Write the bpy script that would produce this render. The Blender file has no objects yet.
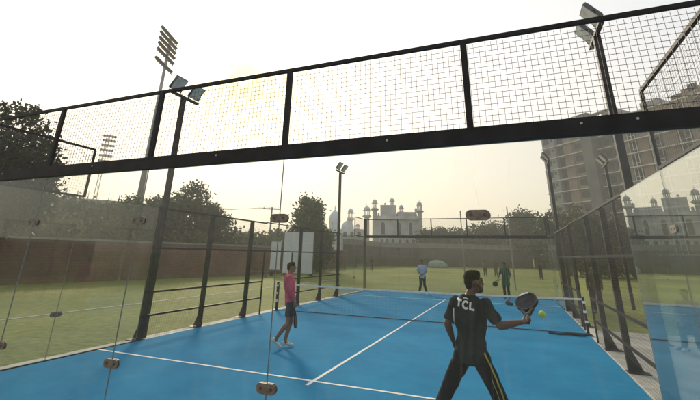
import bpy, bmesh, math, random
import numpy as np
from mathutils import Vector, Matrix, noise
from mathutils.bvhtree import BVHTree
R = math.radians
random.seed(11); rng = np.random.default_rng(11)
S = bpy.context.scene
COL = S.collection

# ------------------------------------------------------------------ camera
CAM = Vector((8.246, -3.668, 1.963)); YAW, PIT, ROL, FPX, PV = .381, .336, .020, 390.67, 118.15
_c, _s = math.cos(YAW), math.sin(YAW)
FW = Vector((-_s*math.cos(PIT), _c*math.cos(PIT), math.sin(PIT)))
_r = Vector((_c, _s, 0)); _u = _r.cross(FW)
RT = math.cos(ROL)*_r + math.sin(ROL)*_u; UP = -math.sin(ROL)*_r + math.cos(ROL)*_u
cd = bpy.data.cameras.new('camera'); cam = bpy.data.objects.new('camera', cd); COL.objects.link(cam)
cam.matrix_world = Matrix(((RT.x, UP.x, -FW.x, CAM.x), (RT.y, UP.y, -FW.y, CAM.y), (RT.z, UP.z, -FW.z, CAM.z), (0, 0, 0, 1)))
cd.sensor_fit = 'HORIZONTAL'; cd.sensor_width = 36; cd.lens = FPX/700*36
cd.shift_y = -(200-PV)/700; cd.clip_start = .05; cd.clip_end = 4000
S.camera = cam

def at(u, v, D):
    """point seen at photo pixel (u, v) at horizontal distance D metres from the camera"""
    d = FW + RT*(u-350)/FPX - UP*(v-PV)/FPX
    return CAM + d*(D/math.hypot(d.x, d.y))

# ------------------------------------------------------------------ materials
M = {}
def _nt(name):
    m = bpy.data.materials.new(name); m.use_nodes = True
    nt = m.node_tree; M[name] = m
    return m, nt, nt.nodes, nt.links, nt.nodes['Principled BSDF']

def mat(name, col, rough=.7, metal=0, var=.15, scale=6., bump=0., bscale=40., col2=None, coord='Object', spec=.5):
    """principled with noise-driven variation between col and col2"""
    m, nt, N, L, b = _nt(name)
    b.inputs['Roughness'].default_value = rough; b.inputs['Metallic'].default_value = metal
    b.inputs['Specular IOR Level'].default_value = spec
    tc = N.new('ShaderNodeTexCoord')
    nz = N.new('ShaderNodeTexNoise'); nz.inputs['Scale'].default_value = scale; nz.inputs['Detail'].default_value = 6
    L.new(tc.outputs[coord], nz.inputs['Vector'])
    rp = N.new('ShaderNodeValToRGB')
    c2 = col2 or [min(1, c*(1+var)) for c in col]
    c1 = col if col2 else [c*(1-var) for c in col]
    rp.color_ramp.elements[0].color = (*c1, 1); rp.color_ramp.elements[1].color = (*c2, 1)
    rp.color_ramp.elements[0].position = .32; rp.color_ramp.elements[1].position = .68
    L.new(nz.outputs['Fac'], rp.inputs['Fac']); L.new(rp.outputs['Color'], b.inputs['Base Color'])
    if bump:
        n2 = N.new('ShaderNodeTexNoise'); n2.inputs['Scale'].default_value = bscale; n2.inputs['Detail'].default_value = 4
        L.new(tc.outputs[coord], n2.inputs['Vector'])
        bp = N.new('ShaderNodeBump'); bp.inputs['Strength'].default_value = bump; bp.inputs['Distance'].default_value = .02
        L.new(n2.outputs['Fac'], bp.inputs['Height']); L.new(bp.outputs['Normal'], b.inputs['Normal'])
    return m

def leafmat(name, a, bcol, scale=.8):
    m, nt, N, L, b = _nt(name)
    tc = N.new('ShaderNodeTexCoord'); nz = N.new('ShaderNodeTexNoise'); nz.inputs['Scale'].default_value = scale
    nz.inputs['Detail'].default_value = 5; L.new(tc.outputs['Object'], nz.inputs['Vector'])
    rp = N.new('ShaderNodeValToRGB'); rp.color_ramp.elements[0].color = (*a, 1); rp.color_ramp.elements[1].color = (*bcol, 1)
    rp.color_ramp.elements[0].position = .35; rp.color_ramp.elements[1].position = .65
    L.new(nz.outputs['Fac'], rp.inputs['Fac']); L.new(rp.outputs['Color'], b.inputs['Base Color'])
    b.inputs['Roughness'].default_value = .6
    tr = N.new('ShaderNodeBsdfTranslucent'); L.new(rp.outputs['Color'], tr.inputs['Color'])
    mx = N.new('ShaderNodeMixShader'); mx.inputs['Fac'].default_value = .3
    L.new(b.outputs[0], mx.inputs[1]); L.new(tr.outputs[0], mx.inputs[2])
    L.new(mx.outputs[0], N['Material Output'].inputs['Surface'])

def glassmat(name, dust, tint, power=5, f0=.045):
    """clear toughened glass: Schlick reflection on both faces plus a patchy film of dust"""
    m, nt, N, L, b = _nt(name)
    N.remove(b); out = N['Material Output']
    g = N.new('ShaderNodeNewGeometry')
    dt = N.new('ShaderNodeVectorMath'); dt.operation = 'DOT_PRODUCT'
    L.new(g.outputs['Incoming'], dt.inputs[0]); L.new(g.outputs['Normal'], dt.inputs[1])
    ab = N.new('ShaderNodeMath'); ab.operation = 'ABSOLUTE'; L.new(dt.outputs['Value'], ab.inputs[0])
    om = N.new('ShaderNodeMath'); om.operation = 'SUBTRACT'; om.inputs[0].default_value = 1; L.new(ab.outputs[0], om.inputs[1])
    pw = N.new('ShaderNodeMath'); pw.operation = 'POWER'; pw.inputs[1].default_value = power; L.new(om.outputs[0], pw.inputs[0])
    ma = N.new('ShaderNodeMath'); ma.operation = 'MULTIPLY_ADD'; ma.inputs[1].default_value = .94; ma.inputs[2].default_value = f0
    L.new(pw.outputs[0], ma.inputs[0])
    t = N.new('ShaderNodeBsdfTransparent'); t.inputs['Color'].default_value = (*tint, 1)
    gl = N.new('ShaderNodeBsdfGlossy'); gl.inputs['Roughness'].default_value = 0.0; gl.inputs['Color'].default_value = (.95, .97, .96, 1)
    mx = N.new('ShaderNodeMixShader'); L.new(ma.outputs[0], mx.inputs['Fac']); L.new(t.outputs[0], mx.inputs[1]); L.new(gl.outputs[0], mx.inputs[2])
    tc = N.new('ShaderNodeTexCoord'); nz = N.new('ShaderNodeTexNoise'); nz.inputs['Scale'].default_value = 1.3; nz.inputs['Detail'].default_value = 8
    nz.inputs['Roughness'].default_value = .65
    L.new(tc.outputs['Object'], nz.inputs['Vector'])
    mr = N.new('ShaderNodeMapRange'); mr.inputs['From Min'].default_value = .3; mr.inputs['From Max'].default_value = .7
    mr.inputs['To Min'].default_value = dust*.55; mr.inputs['To Max'].default_value = dust*1.4
    L.new(nz.outputs['Fac'], mr.inputs['Value'])
    d1 = N.new('ShaderNodeBsdfDiffuse'); d1.inputs['Color'].default_value = (.62, .60, .54, 1)
    d2 = N.new('ShaderNodeBsdfTranslucent'); d2.inputs['Color'].default_value = (.62, .60, .54, 1)
    md = N.new('ShaderNodeMixShader'); md.inputs['Fac'].default_value = .5; L.new(d1.outputs[0], md.inputs[1]); L.new(d2.outputs[0], md.inputs[2])
    mp = N.new('ShaderNodeMapping'); mp.inputs['Scale'].default_value = (3.1, 3.1, .7); mp.inputs['Rotation'].default_value = (.2, .3, .1); L.new(tc.outputs['Object'], mp.inputs['Vector'])
    n2 = N.new('ShaderNodeTexNoise'); n2.inputs['Scale'].default_value = 2.2; n2.inputs['Detail'].default_value = 5; n2.inputs['Distortion'].default_value = .8; L.new(mp.outputs[0], n2.inputs['Vector'])
    m4 = N.new('ShaderNodeMapRange'); m4.inputs['From Min'].default_value = .57; m4.inputs['From Max'].default_value = .78; m4.inputs['To Min'].default_value = 0; m4.inputs['To Max'].default_value = dust*4
    L.new(n2.outputs['Fac'], m4.inputs['Value'])
    sm = N.new('ShaderNodeMath'); sm.operation = 'ADD'; L.new(mr.outputs[0], sm.inputs[0]); L.new(m4.outputs[0], sm.inputs[1])
    m2 = N.new('ShaderNodeMixShader'); L.new(sm.outputs[0], m2.inputs['Fac']); L.new(mx.outputs[0], m2.inputs[1]); L.new(md.outputs[0], m2.inputs[2])
    L.new(m2.outputs[0], out.inputs['Surface'])

def courtmat():
    m, nt, N, L, b = _nt('blue_court')
    tc = N.new('ShaderNodeTexCoord')
    big = N.new('ShaderNodeTexNoise'); big.inputs['Scale'].default_value = .8; big.inputs['Detail'].default_value = 10; big.inputs['Roughness'].default_value = .72
    fine = N.new('ShaderNodeTexNoise'); fine.inputs['Scale'].default_value = 90; fine.inputs['Detail'].default_value = 3
    for n in (big, fine): L.new(tc.outputs['Object'], n.inputs['Vector'])
    r1 = N.new('ShaderNodeValToRGB'); r1.color_ramp.elements[0].position = .36; r1.color_ramp.elements[1].position = .64
    r1.color_ramp.elements[0].color = (.003, .172, .345, 1); r1.color_ramp.elements[1].color = (.009, .222, .420, 1)
    L.new(big.outputs['Fac'], r1.inputs['Fac'])
    mx = N.new('ShaderNodeMixRGB'); mx.blend_type = 'OVERLAY'; mx.inputs['Fac'].default_value = .35
    L.new(r1.outputs['Color'], mx.inputs[1]); L.new(fine.outputs['Fac'], mx.inputs[2]); L.new(mx.outputs['Color'], b.inputs['Base Color'])
    sn = N.new('ShaderNodeTexNoise'); sn.inputs['Scale'].default_value = 2.6; sn.inputs['Detail'].default_value = 14; sn.inputs['Roughness'].default_value = .8; L.new(tc.outputs['Object'], sn.inputs['Vector'])
    sr = N.new('ShaderNodeMapRange'); sr.inputs['From Min'].default_value = .54; sr.inputs['From Max'].default_value = .74; sr.inputs['To Max'].default_value = .30; L.new(sn.outputs['Fac'], sr.inputs['Value'])
    sx = N.new('ShaderNodeMixRGB'); L.new(sr.outputs[0], sx.inputs['Fac']); L.new(mx.outputs['Color'], sx.inputs[1]); sx.inputs[2].default_value = (.14, .30, .40, 1); L.new(sx.outputs['Color'], b.inputs['Base Color'])
    b.inputs['Roughness'].default_value = .95; b.inputs['Specular IOR Level'].default_value = .1
    bp = N.new('ShaderNodeBump'); bp.inputs['Strength'].default_value = .35; bp.inputs['Distance'].default_value = .01
    L.new(fine.outputs['Fac'], bp.inputs['Height']); L.new(bp.outputs['Normal'], b.inputs['Normal'])

def grassmat():
    m, nt, N, L, b = _nt('lawn_grass')
    tc = N.new('ShaderNodeTexCoord')
    big = N.new('ShaderNodeTexNoise'); big.inputs['Scale'].default_value = .16; big.inputs['Detail'].default_value = 9; big.inputs['Roughness'].default_value = .68
    fine = N.new('ShaderNodeTexNoise'); fine.inputs['Scale'].default_value = 5; fine.inputs['Detail'].default_value = 8
    for n in (big, fine): L.new(tc.outputs['Object'], n.inputs['Vector'])
    r1 = N.new('ShaderNodeValToRGB'); e = r1.color_ramp.elements; e[0].position = .3; e[1].position = .7
    e[0].color = (.115, .145, .034, 1); e[1].color = (.280, .265, .095, 1)
    e2 = r1.color_ramp.elements.new(.52); e2.color = (.190, .208, .056, 1)
    L.new(big.outputs['Fac'], r1.inputs['Fac'])
    mx = N.new('ShaderNodeMixRGB'); mx.blend_type = 'OVERLAY'; mx.inputs['Fac'].default_value = .5
    L.new(r1.outputs['Color'], mx.inputs[1]); L.new(fine.outputs['Fac'], mx.inputs[2]); L.new(mx.outputs['Color'], b.inputs['Base Color'])
    b.inputs['Roughness'].default_value = .9; b.inputs['Specular IOR Level'].default_value = .15
    bp = N.new('ShaderNodeBump'); bp.inputs['Strength'].default_value = .8; bp.inputs['Distance'].default_value = .08
    L.new(fine.outputs['Fac'], bp.inputs['Height']); L.new(bp.outputs['Normal'], b.inputs['Normal'])

def brickmat(name, c1, c2, mortar, scale, along):
    m, nt, N, L, b = _nt(name)
    tc = N.new('ShaderNodeTexCoord'); mp = N.new('ShaderNodeMapping'); mp.inputs['Scale'].default_value = (1, 1, 1)
    sp = N.new('ShaderNodeSeparateXYZ'); L.new(tc.outputs['Object'], sp.inputs[0])
    ax = N.new('ShaderNodeMath'); ax.operation = 'MULTIPLY_ADD'; ax.inputs[1].default_value = along[0]
    ay = N.new('ShaderNodeMath'); ay.operation = 'MULTIPLY'; ay.inputs[1].default_value = along[1]
    L.new(sp.outputs['Y'], ay.inputs[0]); L.new(sp.outputs['X'], ax.inputs[0]); L.new(ay.outputs[0], ax.inputs[2])
    cb = N.new('ShaderNodeCombineXYZ'); L.new(ax.outputs[0], cb.inputs['X']); L.new(sp.outputs['Z'], cb.inputs['Y'])
    L.new(cb.outputs[0], mp.inputs['Vector'])
    bk = N.new('ShaderNodeTexBrick'); bk.inputs['Scale'].default_value = scale
    bk.inputs['Color1'].default_value = (*c1, 1); bk.inputs['Color2'].default_value = (*c2, 1); bk.inputs['Mortar'].default_value = (*mortar, 1)
    L.new(mp.outputs['Vector'], bk.inputs['Vector'])
    nz = N.new('ShaderNodeTexNoise'); nz.inputs['Scale'].default_value = .5; nz.inputs['Detail'].default_value = 8
    L.new(tc.outputs['Object'], nz.inputs['Vector'])
    mx = N.new('ShaderNodeMixRGB'); mx.blend_type = 'OVERLAY'; mx.inputs['Fac'].default_value = .8
    L.new(bk.outputs['Color'], mx.inputs[1]); L.new(nz.outputs['Fac'], mx.inputs[2]); L.new(mx.outputs['Color'], b.inputs['Base Color'])
    b.inputs['Roughness'].default_value = .9

courtmat(); grassmat()
glassmat('glass', .006, (.895, .905, .895), 5, .025)
glassmat('side_glass', .010, (.92, .93, .92), 4, .03)
glassmat('film_glass', .006, (.88, .92, .91), 2.5, .03)
mat('glass_edge', (.20, .22, .20), .4)
mat('black_steel', (.014, .012, .013), .6, .0, .5, 5, spec=.2)
mat('black_steel_worn', (.028, .024, .024), .6, .0, .5, 5, bump=.1, spec=.25)
mat('wire', (.03, .028, .026), .5, .3)
mat('clamp_steel', (.17, .135, .105), .5, .1, .3, 30)
mat('clamp_bolt', (.09, .075, .06), .4, .4)
mat('bolt_steel', (.35, .34, .32), .35, .8)
mat('field_paint', (.38, .39, .33), .9, var=.3, scale=2)
mat('white_line', (.72, .73, .72), .8, var=.1, scale=3, bump=.2, bscale=90)
mat('concrete_kerb', (.50, .48, .42), .9, var=.25, scale=3, bump=.3)
mat('concrete_paving', (.40, .38, .34), .9, var=.22, scale=.9, bump=.4, bscale=30)
mat('dark_paving', (.12, .115, .105), .9, var=.3, scale=1)
mat('white_tape', (.70, .71, .72), .7)
mat('net_cord', (.02, .02, .022), .8)
mat('net_rope_black', (.015, .015, .016), .8)
mat('lamp_body', (.10, .10, .10), .5, .4)
mat('lamp_glass', (.45, .45, .42), .15, .0)
mat('galvanised', (.26, .27, .28), .5, .5, .15, 2)
mat('tower_lamp', (.10, .10, .11), .5, .3)
mat('white_board', (.66, .68, .69), .6, var=.06, scale=1.2)
mat('board_frame', (.10, .10, .10), .6)
mat('mosque_stone', (.47, .455, .45), .9, var=.28, scale=.35, bump=.3, bscale=3)
mat('mosque_pale', (.55, .545, .55), .85, var=.2, scale=.4)
mat('mosque_white', (.58, .63, .68), .7, var=.12, scale=.5)
mat('mosque_dark', (.10, .095, .09), .8)
mat('wall_coping', (.24, .22, .20), .9, var=.2, scale=1)
brickmat('red_brick', (.175, .072, .048), (.12, .052, .036), (.15, .115, .09), 1.6, (.2, .98))
brickmat('old_wall', (.085, .068, .058), (.065, .052, .046), (.11, .10, .09), .7, (.85, .5))
mat('apt_grey', (.23, .235, .24), .9, var=.14, scale=.25)
mat('apt_brown', (.225, .155, .12), .9, var=.2, scale=.4)
mat('apt_tan', (.21, .17, .135), .9, var=.18, scale=.4)
mat('apt_concrete', (.13, .125, .115), .9, var=.25, scale=.3)
mat('apt_slab', (.60, .57, .51), .9, var=.15, scale=.6)
mat('apt_window', (.018, .02, .022), .45, var=.5, scale=.6, spec=.3)
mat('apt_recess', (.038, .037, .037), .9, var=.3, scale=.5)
mat('bark', (.075, .055, .04), .95, var=.3, scale=4, bump=.6, bscale=12)
leafmat('leaf_dark', (.022, .034, .012), (.060, .080, .028))
leafmat('leaf_mid', (.030, .048, .014), (.085, .105, .035))
leafmat('leaf_yellow', (.06, .075, .018), (.15, .15, .04))
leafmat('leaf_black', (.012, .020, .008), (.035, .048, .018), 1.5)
mat('skin_brown', (.215, .105, .062), .55, var=.08, scale=12)
mat('skin_tan', (.125, .060, .036), .55, var=.1, scale=12)
mat('skin_dark', (.13, .062, .038), .55, var=.08, scale=12)
mat('hair', (.008, .007, .006), .85, var=.5, scale=40, bump=.8, bscale=120, spec=.15)
mat('beard', (.045, .026, .018), .7, var=.3, scale=60)
mat('eye', (.02, .015, .012), .2)
mat('shirt_charcoal', (.016, .025, .022), .9, var=.45, scale=5, bump=.5, bscale=14, spec=.15)
mat('shirt_pink', (.52, .055, .13), .8, var=.2, scale=6, bump=.35, bscale=14)
mat('shirt_blue', (.34, .40, .53), .8, var=.12, scale=6, bump=.35, bscale=14)
mat('trousers_dark', (.012, .015, .016), .9, var=.4, scale=5, bump=.5, bscale=12, spec=.15)
mat('trousers_black', (.014, .015, .017), .85, var=.25, scale=5)
mat('shorts_dark', (.022, .030, .038), .85, var=.2, scale=6, bump=.3, bscale=14)
mat('shoe_white', (.58, .57, .55), .6)
mat('shoe_dark', (.03, .03, .032), .6)
mat('shoe_grey', (.25, .24, .25), .6)
mat('stripe_yellow', (.42, .34, .06), .7)
mat('print_white', (.75, .75, .74), .7, var=.03)
mat('racket_black', (.010, .010, .012), .55, var=.3, scale=14, spec=.3)
mat('racket_blue', (.004, .005, .008), .8, scale=11, col2=(.016, .026, .060), spec=.1)
mat('racket_red', (.10, .015, .04), .4)
mat('grip', (.02, .02, .022), .8)
mat('ball_yellow', (.50, .62, .06), .85, var=.15, scale=40, bump=.3, bscale=200)
mat('shirt_brown', (.11, .055, .045), .85, bump=.3, bscale=12)
mat('shirt_grey', (.12, .13, .15), .85)
mat('car_pale', (.26, .33, .29), .6, var=.2, scale=2)
mat('car_window', (.05, .06, .06), .15)
mat('tyre', (.02, .02, .02), .9)
mat('bench_wood', (.16, .13, .10), .8)
mat('plastic_dark', (.03, .033, .04), .45)
mat('sandal', (.05, .04, .035), .8)
mat('bundle', (.07, .02, .03), .8, col2=(.02, .03, .09))
mat('stand_roof', (.09, .09, .09), .8)
mat('stand_dark', (.07, .07, .07), .9)

def stripemat():
    m, nt, N, L, b = _nt('shirt_green_stripe')
    tc = N.new('ShaderNodeTexCoord'); w = N.new('ShaderNodeTexWave'); w.wave_type = 'BANDS'; w.bands_direction = 'X'
    w.inputs['Scale'].default_value = 3.2; w.inputs['Distortion'].default_value = .6
    L.new(tc.outputs['Object'], w.inputs['Vector'])
    r = N.new('ShaderNodeValToRGB'); e = r.color_ramp.elements; e[0].color = (.008, .036, .026, 1); e[1].color = (.07, .15, .095, 1)
    e[0].position = .72; e[1].position = .86
    L.new(w.outputs['Fac'], r.inputs['Fac']); L.new(r.outputs['Color'], b.inputs['Base Color']); b.inputs['Roughness'].default_value = .85
stripemat()

# ------------------------------------------------------------------ mesh helper
class MB:
    def __init__(s): s.V = []; s.F = []; s.I = []
    def add(s, vs, fs, m=0):
        o = len(s.V); s.V += [tuple(v) for v in vs]; s.F += [tuple(i+o for i in f) for f in fs]; s.I += [m]*len(fs); return s
    def box(s, x0, x1, y0, y1, z0, z1, m=0):
        v = [(x0,y0,z0),(x1,y0,z0),(x1,y1,z0),(x0,y1,z0),(x0,y0,z1),(x1,y0,z1),(x1,y1,z1),(x0,y1,z1)]
        return s.add(v, [(0,3,2,1),(4,5,6,7),(0,1,5,4),(1,2,6,5),(2,3,7,6),(3,0,4,7)], m)
    def obox(s, c, ax, ay, az, m=0):
        c, ax, ay, az = map(Vector, (c, ax, ay, az))
        v = [c-ax-ay-az, c+ax-ay-az, c+ax+ay-az, c-ax+ay-az, c-ax-ay+az, c+ax-ay+az, c+ax+ay+az, c-ax+ay+az]
        f = [(0,3,2,1),(4,5,6,7),(0,1,5,4),(1,2,6,5),(2,3,7,6),(3,0,4,7)]
        if ax.cross(ay).dot(az) < 0: f = [q[::-1] for q in f]
        return s.add(v, f, m)
    def bar(s, p, q, w, h, up=(0,0,1), m=0):
        p, q = Vector(p), Vector(q); d = (q-p); a = d.normalized(); side = a.cross(Vector(up))
        if side.length < 1e-4: side = a.cross(Vector((0,1,0)))
        side.normalize(); u = side.cross(a).normalized()
        return s.obox((p+q)/2, d/2, u*h/2, side*w/2, m)
    def rings(s, rings, m=0, caps=True):
        n = len(rings[0]); vs = [p for r in rings for p in r]; fs = []
        for k in range(len(rings)-1):
            for i in range(n):
                j = (i+1) % n; fs.append((k*n+i, k*n+j, (k+1)*n+j, (k+1)*n+i))
        if caps:
            fs.append(tuple(range(n))[::-1]); fs.append(tuple((len(rings)-1)*n+i for i in range(n)))
        return s.add(vs, fs, m)
    def tube(s, p, q, r0, r1=None, n=8, m=0):
        p, q = Vector(p), Vector(q); r1 = r0 if r1 is None else r1
        a = (q-p).normalized(); x = a.orthogonal().normalized(); y = a.cross(x)
        ring = lambda c, r: [c + x*r*math.cos(t*2*math.pi/n) + y*r*math.sin(t*2*math.pi/n) for t in range(n)]
        return s.rings([ring(p, r0), ring(q, r1)], m)
    def path(s, pts, rs, n=8, m=0):
        pts = [Vector(p) for p in pts]; R_ = []
        x = None
        for k, p in enumerate(pts):
            a = (pts[min(k+1, len(pts)-1)] - pts[max(k-1, 0)]).normalized()
            x = a.orthogonal().normalized() if x is None else (x - a*x.dot(a)).normalized()
            y = a.cross(x)
            R_.append([p + x*rs[k]*math.cos(t*2*math.pi/n) + y*rs[k]*math.sin(t*2*math.pi/n) for t in range(n)])
        return s.rings(R_, m)
    def capsule(s, p, q, r0, r1=None, n=14, m=0):
        p, q = Vector(p), Vector(q); r1 = r0 if r1 is None else r1
        a = (q-p).normalized() if (q-p).length > 1e-6 else Vector((0,0,1)); pts = []; rs = []
        for t in (80, 60, 35): pts.append(p - a*r0*math.sin(R(t))); rs.append(r0*math.cos(R(t)))
        pts.append(p); rs.append(r0); pts.append(q); rs.append(r1)
        for t in (35, 60, 80): pts.append(q + a*r1*math.sin(R(t))); rs.append(r1*math.cos(R(t)))
        x = a.orthogonal().normalized(); y = a.cross(x)
        return s.rings([[c + x*r*math.cos(t*2*math.pi/n) + y*r*math.sin(t*2*math.pi/n) for t in range(n)] for c, r in zip(pts, rs)], m)
    def ell(s, c, rx, ry, rz, rot=None, n=14, k=9, m=0):
        c = Vector(c); rot = rot or Matrix.Identity(3); rr = []
        for j in range(1, k):
            a = -math.pi/2 + math.pi*j/k
            rr.append([c + rot @ Vector((rx*math.cos(a)*math.cos(t*2*math.pi/n), ry*math.cos(a)*math.sin(t*2*math.pi/n), rz*math.sin(a))) for t in range(n)])
        return s.rings(rr, m)
    def lathe(s, c, prof, n=16, m=0):
        c = Vector(c)
        return s.rings([[c + Vector((max(r, .001)*math.cos(t*2*math.pi/n), max(r, .001)*math.sin(t*2*math.pi/n), z)) for t in range(n)] for r, z in prof], m)
    def prism(s, pts, d, m=0):
        pts = [Vector(p) for p in pts]; d = Vector(d); n = len(pts)
        nrm = Vector((0,0,0))
        for i in range(n): nrm += pts[i].cross(pts[(i+1) % n])
        if nrm.dot(d) > 0: pts = pts[::-1]
        vs = pts + [p+d for p in pts]
        fs = [tuple(range(n)), tuple(range(n, 2*n))[::-1]] + [(i, i+n, (i+1) % n+n, (i+1) % n) for i in range(n)]
        return s.add(vs, fs, m)

ORG = {}
def obj(name, mb, mats, parent=None, smooth=False):
    o_ = ORG.get(parent.name, Vector((0,0,0))) if parent else Vector((0,0,0))
    me = bpy.data.meshes.new(name)
    me.from_pydata([(v[0]-o_.x, v[1]-o_.y, v[2]-o_.z) for v in mb.V], [], mb.F)
    if isinstance(mats, str): mats = [mats]
    for k in mats: me.materials.append(M[k])
    if len(mats) > 1: me.polygons.foreach_set('material_index', mb.I)
    if smooth: me.polygons.foreach_set('use_smooth', [True]*len(mb.F))
    me.update()
    o = bpy.data.objects.new(name, me); COL.objects.link(o)
    if parent: o.parent = parent
    ORG[o.name] = o_
    return o
def tag(o, label=None, cat=None, group=None, kind=None):
    if label: o['label'] = label
    if cat: o['category'] = cat
    if group: o['group'] = group
    if kind: o['kind'] = kind
    return o
def thing(name, label, cat, loc=(0,0,0), rz=0, group=None, local=False):
    e = bpy.data.objects.new(name, None); COL.objects.link(e); e.location = loc; e.rotation_euler = (0, 0, rz); e.empty_display_size = .3
    ORG[e.name] = Vector((0,0,0)) if local else Vector(loc)
    return tag(e, label, cat, group)
def copy_tree(o, parent=None):
    c = o.copy(); COL.objects.link(c)
    if parent: c.parent = parent
    for ch in list(o.children): copy_tree(ch, c)
    return c

# ------------------------------------------------------------------ world, sun, air
SUN_AZ, SUN_EL = R(-38.24), R(23.5)
w = bpy.data.worlds.new('World'); S.world = w; w.use_nodes = True
N, L = w.node_tree.nodes, w.node_tree.links
bg = N['Background']; sky = N.new('ShaderNodeTexSky'); sky.sky_type = 'NISHITA'; sky.sun_disc = False
sky.sun_elevation = SUN_EL; sky.sun_rotation = SUN_AZ; sky.dust_density = 7.0; sky.air_density = 1.0; sky.ozone_density = 1.0; sky.altitude = 100
tcw = N.new('ShaderNodeTexCoord'); nv = N.new('ShaderNodeVectorMath'); nv.operation = 'NORMALIZE'; L.new(tcw.outputs['Generated'], nv.inputs[0])
gm = N.new('ShaderNodeGamma'); gm.inputs['Gamma'].default_value = .30
L.new(sky.outputs[0], gm.inputs['Color']); hv = N.new('ShaderNodeHueSaturation'); hv.inputs['Value'].default_value = 1.9; hv.inputs['Saturation'].default_value = 1.25
L.new(gm.outputs[0], hv.inputs['Color']); sep = N.new('ShaderNodeSeparateXYZ'); L.new(nv.outputs[0], sep.inputs[0])
er = N.new('ShaderNodeValToRGB'); er.color_ramp.elements[0].color = (1.0, .925, .815, 1); er.color_ramp.elements[0].position = .03     # warm dust near the horizon
er.color_ramp.elements[1].color = (1, .985, .94, 1); er.color_ramp.elements[1].position = .55; L.new(sep.outputs['Z'], er.inputs['Fac'])
ml = N.new('ShaderNodeMixRGB'); ml.blend_type = 'MULTIPLY'; ml.inputs['Fac'].default_value = 1; L.new(hv.outputs[0], ml.inputs[1]); L.new(er.outputs['Color'], ml.inputs[2])
# the sun seen through the haze: a small pale disc in a yellow aureole
sd_ = N.new('ShaderNodeVectorMath'); sd_.operation = 'DOT_PRODUCT'; L.new(nv.outputs[0], sd_.inputs[0])
sd_.inputs[1].default_value = (math.sin(SUN_AZ)*math.cos(SUN_EL), math.cos(SUN_AZ)*math.cos(SUN_EL), math.sin(SUN_EL))
ac = N.new('ShaderNodeMath'); ac.operation = 'ARCCOSINE'; L.new(sd_.outputs['Value'], ac.inputs[0])
hr = N.new('ShaderNodeValToRGB'); e = hr.color_ramp.elements
e[0].position = .0; e[0].color = (1.3, 1.2, .95, 1); e[1].position = 1; e[1].color = (1, 1, 1, 1)
for p_, c_ in ((.035, (1.3, 1.2, .95)), (.06, (.76, .66, .36)), (.14, (.79, .72, .48)), (.36, (.90, .87, .73)), (.70, (1, .99, .95))):
    q_ = e.new(p_); q_.color = (*c_, 1)
ad = N.new('ShaderNodeMath'); ad.operation = 'MULTIPLY'; ad.inputs[1].default_value = 1/R(17); L.new(ac.outputs[0], ad.inputs[0]); L.new(ad.outputs[0], hr.inputs['Fac'])
m3 = N.new('ShaderNodeMixRGB'); m3.blend_type = 'MULTIPLY'; m3.inputs['Fac'].default_value = 1; L.new(ml.outputs[0], m3.inputs[1]); L.new(hr.outputs['Color'], m3.inputs[2])
L.new(m3.outputs[0], bg.inputs['Color']); bg.inputs['Strength'].default_value = .145
sd = bpy.data.lights.new('sun', 'SUN'); sd.energy = 1.8; sd.angle = R(9); sd.color = (1, .86, .66)
so = bpy.data.objects.new('sun', sd); COL.objects.link(so)
sv = Vector((math.sin(SUN_AZ)*math.cos(SUN_EL), math.cos(SUN_AZ)*math.cos(SUN_EL), math.sin(SUN_EL)))
so.rotation_euler = sv.to_track_quat('Z', 'Y').to_euler(); so.location = sv*80
S.view_settings.view_transform = 'Standard'; S.view_settings.look = 'None'; S.view_settings.gamma = 1; S.view_settings.use_curve_mapping = False
S.view_settings.exposure = 1.3
S.render.engine = 'CYCLES'
cy = S.cycles; cy.use_denoising = True; cy.max_bounces = 10; cy.transparent_max_bounces = 40; cy.glossy_bounces = 4; cy.volume_bounces = 1; cy.transmission_bounces = 6

hz = MB(); hz.box(-900, 900, -700, 1100, -1.2, 70)
haze = obj('haze', hz, 'black_steel'); tag(haze, kind='stuff')
hm = bpy.data.materials.new('haze_air'); hm.use_nodes = True; hn = hm.node_tree
hn.nodes.remove(hn.nodes['Principled BSDF']); pv = hn.nodes.new('ShaderNodeVolumePrincipled')
pv.inputs["Color"].default_value = (.93, .91, .88, 1); pv.inputs["Density"].default_value = .0011; pv.inputs["Anisotropy"].default_value = .3
hn.links.new(pv.outputs[0], hn.nodes['Material Output'].inputs['Volume'])
haze.data.materials.clear(); haze.data.materials.append(hm)

# ------------------------------------------------------------------ ground, court
g = MB(); g.add([(-890, -690, -.06), (890, -690, -.06), (890, 1090, -.06), (-890, 1090, -.06)], [(0,1,2,3)])
tag(obj('lawn', g, 'lawn_grass'), kind='structure')
g = MB(); g.box(-.36, 10.36, -.5, 20.36, -.4, -.02)
tag(obj('court_slab', g, 'concrete_kerb'), kind='structure')
g = MB(); g.add([(0.03, 0.03, 0), (9.97, .03, 0), (9.97, 19.97, 0), (.03, 19.97, 0)], [(0,1,2,3)])
tag(obj('court_surface', g, 'blue_court'), kind='structure')
g = MB()
for (x0, x1, y0, y1) in ((.04, 9.96, 3.02, 3.08), (.04, 9.96, 16.92, 16.98), (4.97, 5.03, 2.82, 3.02), (4.97, 5.03, 3.08, 16.92), (4.97, 5.03, 16.98, 17.18)):
    g.add([(x0, y0, .004), (x1, y0, .004), (x1, y1, .004), (x0, y1, .004)], [(0,1,2,3)])
tag(obj('court_lines', g, 'white_line'), kind='structure')
g = MB(); g.box(10.36, 24, -30, 11.4, -.3, -.045)
tag(obj('paving', g, 'concrete_paving'), kind='structure')
g = MB(); g.box(-3, 10.36, -30, -.5, -.3, -.05)
tag(obj('path', g, 'dark_paving'), kind='structure')
g = MB()
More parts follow.
